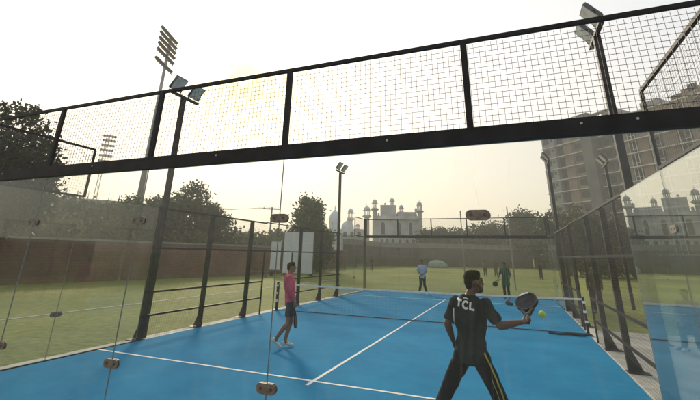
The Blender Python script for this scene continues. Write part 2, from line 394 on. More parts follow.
for (x0, y0, x1, y1, w_) in ((-6.0, -12, -6.0, 32, .07), (-6, 32, -2, 46, .07)):
    a = Vector((x0, y0, -.05)); b_ = Vector((x1, y1, -.05)); n_ = (b_-a).cross(Vector((0,0,1))).normalized()*w_
    g.add([a-n_, a+n_, b_+n_, b_-n_], [(0,1,2,3)])
tag(obj('field_line', g, 'field_paint'), kind='structure')

# ------------------------------------------------------------------ court enclosure
CELL = .0565
def wires_xz(mb, x0, x1, z0, z1, y, t=.0034, c=CELL):
    for i in range(int((x1-x0)/c)+1): mb.box(x0+i*c-t/2, x0+i*c+t/2, y-t/2, y+t/2, z0, z1)
    for k in range(int((z1-z0)/c)+1): mb.box(x0, x1, y+t/2, y+t*1.5, z0+k*c-t/2, z0+k*c+t/2)
def wires_yz(mb, y0, y1, z0, z1, x, t=.0023, c=CELL):
    for i in range(int((y1-y0)/c)+1): mb.box(x-t/2, x+t/2, y0+i*c-t/2, y0+i*c+t/2, z0, z1)
    for k in range(int((z1-z0)/c)+1): mb.box(x+t/2, x+t*1.5, y0, y1, z0+k*c-t/2, z0+k*c+t/2)

def stadium(c, hw, hh, d, axis):
    """rounded plate outline in the x-z (axis 'y') or y-z (axis 'x') plane"""
    pts = []
    for a in range(-90, 91, 15): pts.append((hw-hh+hh*math.cos(R(a)), hh*math.sin(R(a))))
    for a in range(90, 271, 15): pts.append((-hw+hh+hh*math.cos(R(a)), hh*math.sin(R(a))))
    return [(c[0]+p, c[1], c[2]+q) if axis == 'y' else (c[0], c[1]+p, c[2]+q) for p, q in pts]
def clamp(parent, c, axis):
    m = MB(); d = (0, .012, 0) if axis == 'y' else (.012, 0, 0)
    for s in (-1, 1):
        cc = Vector(c) + Vector(d)*s*.55 + (Vector(d)*(-1) if s < 0 else Vector((0,0,0)))
        m.prism(stadium(cc, .105, .044, d, axis), d)
    k = obj('clamp', m, 'clamp_steel', parent)
    for px in (-.055, .055):
        p = Vector(c) + (Vector((px, 0, 0)) if axis == 'y' else Vector((0, px, 0)))
        q = Vector(d)*1.9; b = MB()
        b.tube(p-q, p+q, .014, n=10); obj('bolt', b, 'clamp_bolt', k)

def end_wall(y, out, label):
    t = thing('glass_wall', label, 'court wall', (5, y, 0))
    gy = y
    for i in range(5):
        m = MB(); x0, x1 = i*2+.003, i*2+1.997
        m.box(x0, x1, gy-.006, gy+.006, .02, 2.94)
        o = obj('glass_panel', m, ['glass', 'glass_edge'], t)
        for f in o.data.polygons:
            if abs(f.normal.y) < .5: f.material_index = 1
        if i:
            for z in ((.78, 2.31) if y < 5 else (2.31,)): clamp(t, (i*2, gy, z), 'y')
    m = MB(); m.box(.04, 9.96, gy-.02, gy+.02, -.018, .018); obj('base_channel', m, 'black_steel', t)
    yb0, yb1 = (gy-.05, gy+.03)
    m = MB(); m.box(-.03, 10.03, yb0, yb1, 2.95, 3.10); bm_ = obj('beam', m, 'black_steel', t)
    for x in (1.0, 3.0, 5.1, 7.2, 8.9, 9.3):
        m = MB(); m.tube((x, yb0-.008, 3.045), (x, yb1+.008, 3.045), .011, n=8); obj('bolt', m, 'bolt_steel', bm_)
    m = MB(); m.box(-.03, 10.03, gy-.02, gy+.02, 4.01, 4.05); obj('top_rail', m, 'black_steel', t)
    for x in (0, 2, 4, 6, 8, 10):
        m = MB(); m.box(x-.03, x+.03, gy-.03, gy+.015, 3.1, 4.01); obj('post', m, 'black_steel', t)
    for x in (0, 10):
        m = MB(); s = -1 if x == 0 else 1
        q = .13 if y < 5 else .16
        m.box(*sorted((x+s*.03, x+s*q)), gy-.05, gy+.05, -.02, 2.95 if y < 5 else 4.05); obj('corner_post', m, 'black_steel', t)
    for i in range(5):
        m = MB(); wires_xz(m, i*2+.035, i*2+1.965, 3.11, 4.0, gy+.022); obj('mesh_panel', m, 'wire', t)
end_wall(0.0, -1, 'near glass end wall of the padel court, black beam and wire mesh band above it')
end_wall(20.0, 1, 'far glass end wall of the padel court behind the two distant players')

def side_wall(x, s, label):
    """s: outward direction along x"""
    t = thing('side_fence', label, 'court fence', (x, 10, 0))
    xo0, xo1 = sorted((x+s*.04, x+s*.15))
    for (y0, y1) in ((0.02, 1.994), (2.006, 3.98), (16.02, 17.994), (18.006, 19.98)):
        m = MB(); m.box(x-.006, x+.006, y0, y1, .018, 2.99)
        o = obj('glass_panel', m, ['film_glass' if s > 0 and y0 < 5 else 'side_glass', 'glass_edge'], t)
        for f in o.data.polygons:
            if abs(f.normal.x) < .5: f.material_index = 1
        if y0 in (2.006, 18.006):
            for z in (.78, 2.31): clamp(t, (x, y0-.006, z), 'x')
    for ya, yb in ((.03, 3.98), (16.02, 19.97)):
        m = MB(); m.box(x-.02, x+.02, ya, yb, -.018, .016); obj('base_channel', m, 'black_steel', t)
    posts = [(4.15, 3.0), (6.15, 3.0), (8.2, 3.0), (11.8, 3.0), (13.85, 3.0), (15.85, 3.0)]
    for y, h in posts:
        m = MB(); m.box(xo0, xo1, y-.045, y+.045, -.02, h)
        p = obj('post', m, 'black_steel_worn', t)
        m = MB()
        m.prism([(x+s*.15, y-.008, .36), (x+s*.30, y-.008, -.0), (x+s*.15, y-.008, -.0)], (0, .016, 0)); obj('gusset', m, 'black_steel_worn', p)
        m = MB(); m.box(min(x+s*.02, x+s*.38), max(x+s*.02, x+s*.38), y-.12, y+.12, -.02, -.006); obj('base_plate', m, 'black_steel_worn', p)
    for y in (9.0, 11.0):
        m = MB(); m.box(*sorted((x+s*.0, x+s*.04)), y-.02, y+.02, -.02, 2.0); obj('gate_post', m, 'black_steel_worn', t)
    # rails
    for (y0, y1) in ((4.0, 9.0), (11.0, 16.0)):
        for z, n_ in ((.5, 'rail'), (1.02, 'rail'), (2.03, 'rail'), (2.99, 'top_rail')):
            m = MB(); m.box(*sorted((x+s*.0, x+s*.04)), y0, y1, z-.022, z+.022); obj(n_, m, 'black_steel', t)
        m = MB(); wires_yz(m, y0+.03, y1-.03, .03, 2.97, x-s*.006); obj('mesh_panel', m, 'wire', t)
    for ya, yb, za, zb in ((8.97, 11.03, 3.002, 3.03), (9.03, 10.97, 2.01, 2.05)):
        m = MB(); m.box(*sorted((x+s*.0, x+s*.04)), ya, yb, za, zb); obj('gate_head', m, 'black_steel', t)
    m = MB(); wires_yz(m, 9.03, 10.97, 2.06, 2.96, x-s*.006); obj('mesh_panel', m, 'wire', t)
    # raised mesh at both corners
    for (y0, y1, ye) in ((.03, 2.0, 2.0), (18.0, 19.97, 18.0)):
        m = MB(); m.box(x-.02, x+.02, y0, y1, 4.0, 4.04); obj('top_rail', m, 'black_steel', t)
        m = MB(); m.box(x-.02, x+.02, ye-.02, ye+.02, 3.0, 4.0); obj('post', m, 'black_steel', t)
        m = MB(); m.box(x-.02, x+.02, y0, y1, 2.995, 3.03); obj('rail', m, 'black_steel', t)
        m = MB(); wires_yz(m, y0, y1-.02, 3.03, 3.99, x); obj('mesh_panel', m, 'wire', t)
side_wall(0.0, -1, 'long side fence of black posts and rails between the blue court and the lawn')
side_wall(10.0, 1, 'side fence with large reflecting glass panel beside the grey paving, facing the apartment block')

# floodlight poles of the court
def floodlight(label, x, y, s, h=6.2, wd=.105):
    """s: direction along x towards the court"""
    t = thing('floodlight_pole', label, 'floodlight', (x, y, -.02), group='twin floodlight poles round the court')
    m = MB(); m.box(x-wd*.6, x+wd*.6, y-wd/2, y+wd/2, -.02, h); p = obj('pole', m, 'black_steel_worn', t)
    m = MB(); m.bar((x, y-.58, h+.03), (x, y+.58, h+.03), .09, .06); obj('cross_arm', m, 'black_steel_worn', t)
    for dy in (-.36, .36):
        c = Vector((x+s*.10, y+dy, h+.30)); nrm = Vector((s*.80, 0, -.60)); up = Vector((s*.60, 0, .80)); sd_ = Vector((0, 1, 0))
        m = MB(); m.obox(c, sd_*.20, up*.21, nrm*.035)
        for k in range(7): m.obox(c - nrm*.05, sd_*(.006), up*.17, nrm*.018) if k == 3 else m.obox(c-nrm*.05+sd_*(k-3)*.05, sd_*.004, up*.17, nrm*.018)
        f = obj('floodlight_head', m, 'lamp_body', t)
        m = MB(); m.obox(c+nrm*.037, sd_*.18, up*.19, nrm*.004); obj('lens', m, 'lamp_glass', f)
        m = MB()
        for q in (-.2, .2): m.bar(Vector((x, y+dy+q, h+.05)), c+sd_*q, .03, .012)
        m.bar((x, y+dy-.2, h+.06), (x, y+dy+.2, h+.06), .03, .012); obj('bracket', m, 'black_steel_worn', f)
floodlight('black twin floodlight pole in front of the tall stadium light tower mast', -.27, 4.42, 1)
floodlight('black twin floodlight pole nearest on the right, rising past the top rail', 10.27, 4.52, -1)
floodlight('black twin floodlight pole standing between the leafy tree and the domed mosque', -.27, 16.3, 1, 6.3)
floodlight('black twin floodlight pole against the left edge of the apartment block', 10.3, 17.2, -1, 6.3, .11)
floodlight('dim twin floodlight pole seen before the middle of the apartment block facade', 12.75, 17.6, -1, 6.15, .10)

# net
t = thing('tennis_net', 'black net with white top tape stretched across the blue court', 'net', (5, 10, 0))
def netz(x): return .88 + .04*((x-5)/5)**2
m = MB()
for i in range(int(9.9/.05)+1):
    x = .05+i*.05; m.box(x-.0011, x+.0011, 9.999, 10.001, .03, netz(x)-.02)
for k in range(17):
    z = .05+k*.05; m.box(.05, 9.95, 10.001, 10.003, z-.0011, z+.0011)
obj('net_mesh', m, 'net_cord', t)
m = MB()
for i in range(20):
    a, b_ = .05+i*.495, .05+(i+1)*.495
    m.prism([(a, 9.99, netz(a)-.05), (b_, 9.99, netz(b_)-.05), (b_, 9.99, netz(b_)), (a, 9.99, netz(a))], (0, .02, 0))
obj('top_tape', m, 'white_tape', t)
m = MB(); m.box(.05, 9.95, 9.992, 10.008, .012, .035); obj('bottom_cord', m, 'net_cord', t)
for x in (.01, 9.93):
    m = MB(); m.box(x, x+.06, 9.95, 10.05, 0, .96); p = obj('net_post', m, 'black_steel_worn', t)
    for z in (.30, .55, .80): m = MB(); m.box(x-.012, x+.072, 9.93, 9.965, z, z+.06); obj('cleat', m, 'white_tape', p)
    m = MB(); m.box(x-.06, x+.12, 9.86, 10.14, .0, .02); obj('foot_plate', m, 'black_steel_worn', p)
m = MB(); m.path([(8.95, 9.7, .03), (9.2, 9.62, .03), (9.5, 9.66, .035), (9.72, 9.6, .03), (9.86, 9.72, .03), (9.7, 9.83, .03), (9.45, 9.78, .03)], [.028]*7, 6)
tag(obj('rope', m, 'net_rope_black'), 'loop of black rope lying at the foot of the right net post', 'rope')

# ------------------------------------------------------------------ people
def blob(name, mb, mt, parent, voxel, smooth=4, wrinkle=0.):
    me = bpy.data.meshes.new('tmp'); me.from_pydata(mb.V, [], mb.F); me.update()
    o = bpy.data.objects.new('tmp', me); COL.objects.link(o)
    r = o.modifiers.new('r', 'REMESH'); r.mode = 'VOXEL'; r.voxel_size = voxel
    s = o.modifiers.new('s', 'SMOOTH'); s.iterations = smooth; s.factor = .5
    dg = bpy.context.evaluated_depsgraph_get(); dg.update()
    nm = bpy.data.meshes.new_from_object(o.evaluated_get(dg)); nm.name = name
    bpy.data.objects.remove(o)
    if wrinkle:
        for v, n_ in [(v, v.normal.copy()) for v in nm.vertices]:
            p = v.co
            q = noise.noise((p.x*5+p.z*4, p.y*5, p.z*10-p.x*6)) + .6*noise.noise((p.x*13, p.y*13, p.z*26+p.x*16))
            v.co += n_*q*wrinkle
    nm.materials.clear(); nm.materials.append(M[mt])
    nm.polygons.foreach_set('use_smooth', [True]*len(nm.polygons))
    ob = bpy.data.objects.new(name, nm); COL.objects.link(ob); ob.parent = parent; ORG[ob.name] = Vector((0,0,0))
    return ob

def sect(mb, secs, n=18):
    """lofted elliptical tube; secs = (centre, right vector, forward vector)"""
    rr = []
    for c, rx, fy in secs:
        rr.append([Vector(c) + Vector(rx)*math.cos(t*2*math.pi/n) + Vector(fy)*math.sin(t*2*math.pi/n) for t in range(n)])
    mb.rings(rr)

def unit(v): return Vector(v).normalized()

def person(label, loc, heading, J, sty, group=None, voxel=.02):
    """heading: azimuth clockwise from +Y; J: joints in world offsets from loc, already in body frame (x right, y forward)"""
    t = thing('person', label, 'person', loc, -heading, group, local=True)
    J = {k: Vector(v) for k, v in J.items()}
    k = sty.get('k', 1.0)                               # bulk
    hipc = (J['hl']+J['hr'])/2; shc = (J['sl']+J['sr'])/2
    rh = unit(J['hr']-J['hl']); rs = unit(J['sr']-J['sl'])
    spine = unit(J['nk']-hipc); fh = unit(spine.cross(rh)); fs_ = unit(spine.cross(rs))
    if fh.y < 0 and False: fh = -fh
    mid = hipc.lerp(shc, .45) + fs_*.0
    rm = unit(rh+rs); fm = unit(fh+fs_)
    def torso(mb, inf, bottom, top=True):
        low = hipc - spine*bottom
        secs = [(low, rh*(.150*k+inf), fh*(.100*k+inf)), (hipc+spine*.03, rh*(.163*k+inf), fh*(.112*k+inf)),
                (mid-spine*.04, rm*(.138*k+inf), fm*(.098*k+inf)), (mid+spine*.10, rm*(.158*k+inf), fm*(.112*k+inf)),
                (shc-spine*.08, rs*(.178*k+inf), fs_*(.115*k+inf)), (shc-spine*.01, rs*(.165*k+inf), fs_*(.092*k+inf)),
                (shc+spine*.045, rs*(.105*k+inf), fs_*(.075*k+inf)), (J['nk']+spine*.015, rs*(.058*k+inf), fs_*(.058*k+inf))]
        sect(mb, secs)
    # body
    b = MB(); torso(b, -.012, .02)
    hd, hy = J['hd'], R(sty.get('head_yaw', 0)); hp = R(sty.get('head_pitch', 0))
    HR = Matrix.Rotation(-hy, 3, 'Z') @ Matrix.Rotation(hp, 3, 'X')
    hs = sty.get('hs', 1.0)
    H = lambda x, y, z: hd + HR @ (Vector((x, y, z))*hs)
    b.capsule(J['nk']-spine*.03, hd - HR @ Vector((0, .02, .06)), .056, .052)
    b.ell(H(0, -.012, .025), .074*hs, .094*hs, .092*hs, HR); b.ell(H(0, .022, -.045), .058*hs, .070*hs, .068*hs, HR); b.ell(H(0, .062, -.09), .028*hs, .026*hs, .022*hs, HR)
    b.capsule(H(0, .090, .012), H(0, .105, -.022), .010*hs, .015*hs, 8)        # nose
    b.capsule(H(-.022, .088, -.058), H(.022, .088, -.058), .009*hs, None, 8)   # lips
    b.capsule(H(-.045, .076, .036), H(.045, .076, .036), .011*hs, None, 8)     # brow
    for s in (-1, 1): b.ell(H(s*.076, -.008, -.005), .010*hs, .020*hs, .030*hs, HR, 10, 7)
    for s, S_, E_, W_ in ((-1, 'sl', 'el', 'wl'), (1, 'sr', 'er', 'wr')):
        b.capsule(J[S_], J[S_].lerp(J[E_], .3), .056*k, .050*k); b.capsule(J[S_].lerp(J[E_], .25), J[E_], .050*k, .039*k)
        b.capsule(J[E_], J[E_].lerp(J[W_], .3), .040*k, .042*k); b.capsule(J[E_].lerp(J[W_], .3), J[W_], .042*k, .027)
        # hand
        hdir = unit(J.get('h'+S_[1]+'d', J[W_]-J[E_])); palmn = unit(J.get('p'+S_[1], Vector((-s, 0, 0)))); palmn = unit(palmn - hdir*palmn.dot(hdir))
        side = unit(hdir.cross(palmn)); w0 = J[W_]
        rot = Matrix((side, palmn, hdir)).transposed()
        b.ell(w0+hdir*.048, .041, .017, .054, rot, 12, 8)
        curl = sty.get('curl'+S_[1], .45)
        for q, ln in zip((-.030, -.010, .010, .030), (.072, .080, .075, .060)):
            p0 = w0+hdir*.085+side*q*.95; d1 = unit(hdir*math.cos(curl)+palmn*math.sin(curl)); d2 = unit(hdir*math.cos(curl*2.3)+palmn*math.sin(curl*2.3))
            p1 = p0+d1*ln*.5; p2 = p1+d2*ln*.5
            b.capsule(p0-hdir*.02, p1, .0095, .009, 8); b.capsule(p1, p2, .009, .0075, 8)
        fr = -1 if side.y < 0 else 1
        th = side*fr
        p0 = w0+hdir*.03+th*.034; p1 = p0+unit(hdir+th*.9+palmn*.3)*.04; p2 = p1+unit(hdir*1.0+th*.2+palmn*.5)*.032
        b.capsule(p0, p1, .012, .0105, 8); b.capsule(p1, p2, .0105, .008, 8)
    for Hk, K_, A_, T_ in (('hl', 'kl', 'al', 'tl'), ('hr', 'kr', 'ar', 'tr')):
        b.capsule(J[Hk], J[K_], .082*k, .050*k); cf = J[K_].lerp(J[A_], .28)
        back = unit(J[K_]-J[A_]).cross(rh); back = back if back.y < 0 else -back
        b.capsule(J[K_], cf+back*.012, .049*k, .054*k); b.capsule(cf+back*.012, J[A_], .054*k, .034)
        b.capsule(J[A_], J[T_], .036, .026)
    body = blob('body', b, sty['skin'], t, voxel*.75, 3)
    # eyes
    for s in (-1, 1):
        e = MB(); e.ell(H(s*.030, .0845, .018), .012*hs, .007*hs, .007*hs, HR, 10, 6); obj('eye', e, 'eye', t, True)
    # hair
    h = MB(); h.ell(H(0, -.020, .048), .0785*hs, .096*hs, .080*hs, HR); h.ell(H(0, -.062, .005), .066*hs, .048*hs, .062*hs, HR)
    h.ell(H(0, .018, .090), .062*hs, .058*hs, .038*hs, HR); h.ell(H(0, -.066, -.035), .050*hs, .034*hs, .045*hs, HR)
    for q in range(26): h.ell(H(.06*math.sin(q*2.4)*(q/26)**.5, -.015+.085*math.cos(q*2.4)*(q/26)**.5, .118-.055*(q/26)), .014*hs, .018*hs, .012*hs, HR, 8, 6)
    hob = blob('hair', h, 'hair', t, voxel*.5, 1, .007)
    if sty.get('beard'):
        h = MB(); h.ell(H(0, .050, -.080), .048*hs, .048*hs, .034*hs, HR)
        for s in (-1, 1): h.capsule(H(s*.062, .015, -.02), H(s*.045, .06, -.075), .012*hs, .016*hs, 8)
        blob('beard', h, 'beard', t, voxel*.6, 2)
    # clothes
    c = MB(); torso(c, .016, sty.get('hem', .08)); sl = sty.get('sleeve', .62)
    for S_, E_, W_ in (('sl', 'el', 'wl'), ('sr', 'er', 'wr')):
        e_ = J[S_].lerp(J[E_], sl) if sl <= 1 else J[E_]
        d_ = unit(J[E_]-J[S_]); x_ = unit(d_.orthogonal()); y_ = d_.cross(x_)
        c.ell(J[S_], .067*k, .067*k, .067*k)
        sect(c, [(J[S_]-d_*.02, x_*.066*k, y_*.062*k), (J[S_].lerp(e_, .5), x_*.061*k, y_*.061*k), (e_, x_*(.062*k+.004), y_*(.062*k+.004))])
        if sl > 1:
            c.capsule(J[E_], J[E_].lerp(J[W_], sl-1), .056*k, .046*k)
    if sty.get('skirt'):                                 # a long shirt reaching the thighs
        kn = (J['kl']+J['kr'])/2; low = hipc.lerp(kn, sty['skirt'])
        sect(c, [(hipc+spine*.10, rh*.175*k, fh*.125*k), (hipc, rh*.19*k, fh*.135*k), (low, rh*.215*k, fh*.155*k)])
    shirt = blob('shirt', c, sty['shirt'], t, voxel*.8, 3, sty.get('wr', .010))
    c = MB(); lg = sty.get('leg', 1.9)
    sect(c, [(hipc-spine*.07, rh*.155*k, fh*.115*k), (hipc+spine*.03, rh*.178*k, fh*.125*k), (hipc+spine*.13, rh*.160*k, fh*.115*k)])
    for Hk, K_, A_ in (('hl', 'kl', 'al'), ('hr', 'kr', 'ar')):
        if lg > 1:
            c.capsule(J[Hk], J[K_], .098*k, .072*k); e_ = J[K_].lerp(J[A_], lg-1); d_ = unit(J[A_]-J[K_]); x_ = unit(d_.orthogonal()); y_ = d_.cross(x_)
            sect(c, [(J[K_]-d_*.02, x_*.071*k, y_*.071*k), (J[K_].lerp(e_, .4), x_*.068*k, y_*.068*k), (e_, x_*.058, y_*.058)])
        else:
            e_ = J[Hk].lerp(J[K_], lg); d_ = unit(J[K_]-J[Hk]); x_ = unit(d_.orthogonal()); y_ = d_.cross(x_)
            c.capsule(J[Hk], J[Hk].lerp(J[K_], .2), .098*k, .098*k)
            sect(c, [(J[Hk], x_*.10*k, y_*.10*k), (J[Hk].lerp(e_, .5), x_*.098*k, y_*.098*k), (e_, x_*.095*k, y_*.095*k)])
    tr = blob(sty.get('legname', 'trousers'), c, sty['trousers'], t, voxel*.8, 3, sty.get('wr', .010))
    for A_, T_ in (('al', 'tl'), ('ar', 'tr')):
        c = MB(); d_ = unit(J[T_]-J[A_]); fl = Vector((d_.x, d_.y, 0)).normalized() if abs(d_.z) < .95 else Vector((0, 1, 0))
        q = unit(d_); sd_ = unit(q.cross(Vector((0, 0, 1)))); u_ = sd_.cross(q)
        rot = Matrix((sd_, q, u_)).transposed()
        c.ell(J[A_]-q*.02-u_*.015, .041, .055, .05, rot); c.ell(J[A_].lerp(J[T_], .6)-u_*.004, .047, .10, .036, rot); c.ell(J[T_]-q*.01, .044, .055, .030, rot)
        blob('shoe', c, sty['shoe'], t, .013, 2)
    return t, shirt, tr, J

def racket(parent_label, c0, axis, nrm, face, top_white=False):
    """padel racket: c0 = butt of the grip"""
    c0 = Vector(c0); a = unit(axis); n_ = unit(Vector(nrm) - a*Vector(nrm).dot(a)); s_ = a.cross(n_)
    t = thing('padel_racket', parent_label, 'racket', c0)
    hc = c0 + a*.325
    ol = []
    for i in range(40):
        q = i/40*2*math.pi; rx = .128; ry = .135
        x = rx*math.sin(q); y = ry*math.cos(q)
        if y < 0: x *= 1-.18*(y/ry)**2
        ol.append((x, y))
    m = MB(); m.prism([hc + s_*x*.93 + a*y*.93 - n_*.017 for x, y in ol], n_*.034)
    f = obj('face', m, face, t)
    m = MB()
    for ix in range(-3, 4):
        for iy in range(-3, 4):
            if ix*ix+iy*iy < 10:
                p = hc+s_*ix*.027+a*iy*.027; m.tube(p-n_*.0185, p+n_*.0185, .0065, n=8)
    obj('holes', m, 'grip', f)
    m = MB()
    n2 = len(ol); vs = []; fs = []
    for x, y in ol:
        p = hc+s_*x+a*y; e = s_*x*.09+a*y*.09
        vs += [p-n_*.019-e, p-n_*.019, p+n_*.019, p+n_*.019-e]
    for i in range(n2):
        j = (i+1) % n2
        for q in range(4): fs.append((i*4+q, i*4+(q+1) % 4, j*4+(q+1) % 4, j*4+q))
    m.add(vs, fs); fr = obj('frame', m, 'racket_black', t)
    if top_white:
        m = MB(); m.prism([hc+s_*x*1.02+a*y*1.02-n_*.021 for x, y in [ol[k % 40] for k in range(-4, 3)]] + [hc+s_*x*.86+a*y*.86-n_*.021 for x, y in [ol[k % 40] for k in range(2, -5, -1)]], n_*.042)
        obj('bumper', m, 'print_white', fr)
    for s in (-1, 1): m = MB(); m.bar(c0+a*.12+s_*s*.012, hc+s_*s*.065-a*.118, .026, .034, n_); obj('throat', m, 'racket_black', t)
    m = MB(); m.path([c0, c0+a*.01, c0+a*.06, c0+a*.13], [.017, .019, .0165, .0165], 10); obj('handle', m, 'grip', t, True)
    return t

# the player in the charcoal shirt, seen from behind
P0 = Vector((7.72, 1.50, 0)); HD = R(18)
def loc_of(x, y, z):
    d = Vector((x, y, z)) - P0; c_, s_ = math.cos(HD), math.sin(HD)
    return Vector((d.x*c_ - d.y*s_, d.x*s_ + d.y*c_, d.z))
JT = dict(hl=(7.615, 1.53, .93), hr=(7.785, 1.475, .93), kl=(7.375, 1.58, .49), kr=(7.985, 1.53, .50), al=(7.165, 1.42, .10), ar=(8.19, 1.40, .10),
          tl=(7.185, 1.57, .045), tr=(8.27, 1.53, .045), sl=(7.555, 1.55, 1.455), sr=(7.895, 1.44, 1.465), nk=(7.715, 1.50, 1.535),
          hd=(7.785, 1.525, 1.685), el=(7.455, 1.50, 1.225), wl=(7.49, 1.63, 1.03), er=(8.035, 1.42, 1.255), wr=(8.255, 1.46, 1.30))
JT = {k: loc_of(*v) for k, v in JT.items()}
RAX = unit((.05, 1.40, .95)); HDW = unit((.22, .04, .045)); PNW = unit(HDW.cross(RAX)); PNW = PNW if PNW.z > 0 else -PNW   # racket axis, hand and palm directions
GRIP = Vector((8.255, 1.46, 1.30)) + HDW*.080 + PNW*.030
JT['pr'] = loc_of(*(P0+PNW)); JT['hrd'] = loc_of(*(P0+HDW))
tp, shirt, trou, _ = person('player in charcoal shirt printed TCL seen from behind, arm stretched to the ball', P0, HD, JT,
    dict(skin='skin_tan', shirt='shirt_charcoal', trousers='trousers_dark', shoe='shoe_dark', head_yaw=42, hs=1.08, beard=True, curll=.5, curlr=1.05, hem=.085, wr=.013, sleeve=.86, k=1.06), voxel=.0135)

# lettering and trim laid on the cloth
def bvh(o): return BVHTree.FromPolygons([v.co.copy() for v in o.data.vertices], [tuple(p.vertices) for p in o.data.polygons])
def strokes_on(o, strokes, origin, ux, uz, dirv, wd, name, mt, off=.009):
    """strokes: polylines in 2-D, laid on object o by casting rays along dirv"""
    T = bvh(o); m = MB(); dirv = unit(dirv)
    for pl in strokes:
        pts = []
        for (a, b_) in zip(pl[:-1], pl[1:]):
            for i in range(6): pts.append((a[0]+(b_[0]-a[0])*i/6, a[1]+(b_[1]-a[1])*i/6))
        pts.append(pl[-1]); quads = []
        for i, p in enumerate(pts):
            q0 = pts[max(i-1, 0)]; q1 = pts[min(i+1, len(pts)-1)]; dx, dz = q1[0]-q0[0], q1[1]-q0[1]; l_ = math.hypot(dx, dz) or 1
            nx, nz = -dz/l_*wd/2, dx/l_*wd/2; row = []
            for s in (-1, 1):
                P = Vector(origin)+Vector(ux)*(p[0]+s*nx)+Vector(uz)*(p[1]+s*nz)
                h_ = T.ray_cast(P-dirv*1.0, dirv)
                row.append((h_[0]-dirv*off) if h_[0] else None)
            quads.append(row)
        for a, b_ in zip(quads[:-1], quads[1:]):
            if None in a or None in b_: continue
            e = dirv*.010
            m.add([a[0], a[1], b_[1], b_[0], a[0]+e, a[1]+e, b_[1]+e, b_[0]+e], [(0,1,2,3), (4,7,6,5), (0,4,5,1), (2,6,7,3)])
    return obj(name, m, mt, o)
arc = [(.5+.0+.052*math.cos(R(a)), .5) for a in (0,)]
def letterT(x): return [[(x, .072), (x+.064, .072)], [(x+.032, .072), (x+.032, .0)]]
def letterC(x): return [[(x+.034+.033*math.cos(R(a)), .036+.036*math.sin(R(a))) for a in range(45, 316, 27)]]
def letterL(x): return [[(x, .076), (x, .004), (x+.050, .004)]]
ang = R(-8); vdir = Vector((0, 1, 0)); vdir = Matrix.Rotation(HD, 3, 'Z') @ Vector((.0, 1, 0))    # view direction in body frame
ux0 = Vector((vdir.y, -vdir.x, 0)); ux = ux0*math.cos(ang)+Vector((0,0,1))*math.sin(ang); uz = -ux0*math.sin(ang)+Vector((0,0,1))*math.cos(ang)
org = loc_of(7.572, 1.50, 1.428)
strokes_on(shirt, letterT(0)+letterC(.080)+letterL(.163), org, ux, uz, vdir, .021, 'printed_letters', 'print_white')
strokes_on(shirt, [[(0, 0), (.03, .012), (.06, 0)]], loc_of(7.66, 1.5, 1.512), ux, uz, vdir, .012, 'collar_emblem', 'print_white')
strokes_on(shirt, [[loc_of(7.545, 1.5, 1.40).to_tuple()[0::2], loc_of(7.535, 1.5, 1.14).to_tuple()[0::2]]], (0, loc_of(7.5, 1.5, 1.2).y, 0), (1,0,0), (0,0,1), vdir, .010, 'side_piping', 'print_white')
T_ = [(7.855, .98), (7.908, .86), (7.960, .74), (8.005, .62), (8.035, .52), (8.085, .38), (8.14, .22)]
strokes_on(trou, [[(loc_of(x, 1.5, z).x, z) for x, z in T_]], (0, loc_of(7.8, 1.5, .5).y, 0), (1,0,0), (0,0,1), vdir, .015, 'leg_stripe', 'stripe_yellow')
strokes_on(trou, [[(loc_of(x-.05, 1.5, z).x, z) for x, z in T_[2:]]], (0, loc_of(7.8, 1.5, .5).y, 0), (1,0,0), (0,0,1), vdir, .008, 'leg_piping', 'stripe_yellow')

racket('black and dark blue padel racket held out by the TCL player', GRIP-RAX*.065, RAX, (-.6, -1, 1.2), 'racket_blue', True)
m = MB(); m.ell((8.475, 1.46, 1.395), .034, .034, .034, None, 20, 14)
b_ = tag(obj('tennis_ball', m, 'ball_yellow', None, True), 'yellow green ball in the air beside the outstretched racket', 'ball')

def stand_pose(H=1.75, lean=0, feet=.12, **kw):
    z = H/1.78
    J = dict(hl=(-.09, 0, .93*z), hr=(.09, 0, .93*z), kl=(-.10, .02, .50*z), kr=(.10, .02, .50*z), al=(-feet, -.02, .085), ar=(feet, -.02, .085),
             tl=(-feet-.02, .14, .04), tr=(feet+.02, .14, .04), sl=(-.175, lean, 1.45*z), sr=(.175, lean, 1.45*z), nk=(0, lean, 1.52*z), hd=(0, lean+.03, 1.665*z),
             el=(-.24, lean-.02, 1.17*z), er=(.24, lean-.02, 1.17*z), wl=(-.25, lean+.06, .92*z), wr=(.25, lean+.06, .92*z))
    J.update(kw); return J
# man in pink, profile, mid-step
PP = (3.40, 4.95, 0)
J = stand_pose(1.76, feet=.09, hl=(-.085, .02, .91), hr=(.085, .02, .91), kl=(-.09, .06, .49), kr=(.09, -.01, .49), al=(-.09, -.05, .085), ar=(.09, -.27, .17),
               tl=(-.10, .11, .04), tr=(.09, -.15, .05), sl=(-.175, -.05, 1.44), sr=(.175, -.05, 1.44), nk=(0, -.035, 1.51), hd=(0, .0, 1.655),
               el=(-.23, .0, 1.17), wl=(-.20, .09, .94), er=(.235, -.01, 1.17), wr=(.22, .10, .93))
J['pr'] = Vector((-1, 0, 0)); J['hrd'] = Vector((0, .2, -1)); 
person('man in a pink shirt and dark shorts standing sideways left of the net', PP, R(58), J,
       dict(skin='skin_brown', shirt='shirt_pink', trousers='shorts_dark', shoe='shoe_white', leg=.68, legname='shorts', sleeve=1.45, curlr=1.0, curll=.8, hem=.06), voxel=.016)
c_, s_ = math.cos(R(58)), math.sin(R(58))
def pk(x, y, z): return Vector((PP[0]+x*c_+y*s_, PP[1]-x*s_+y*c_, z))
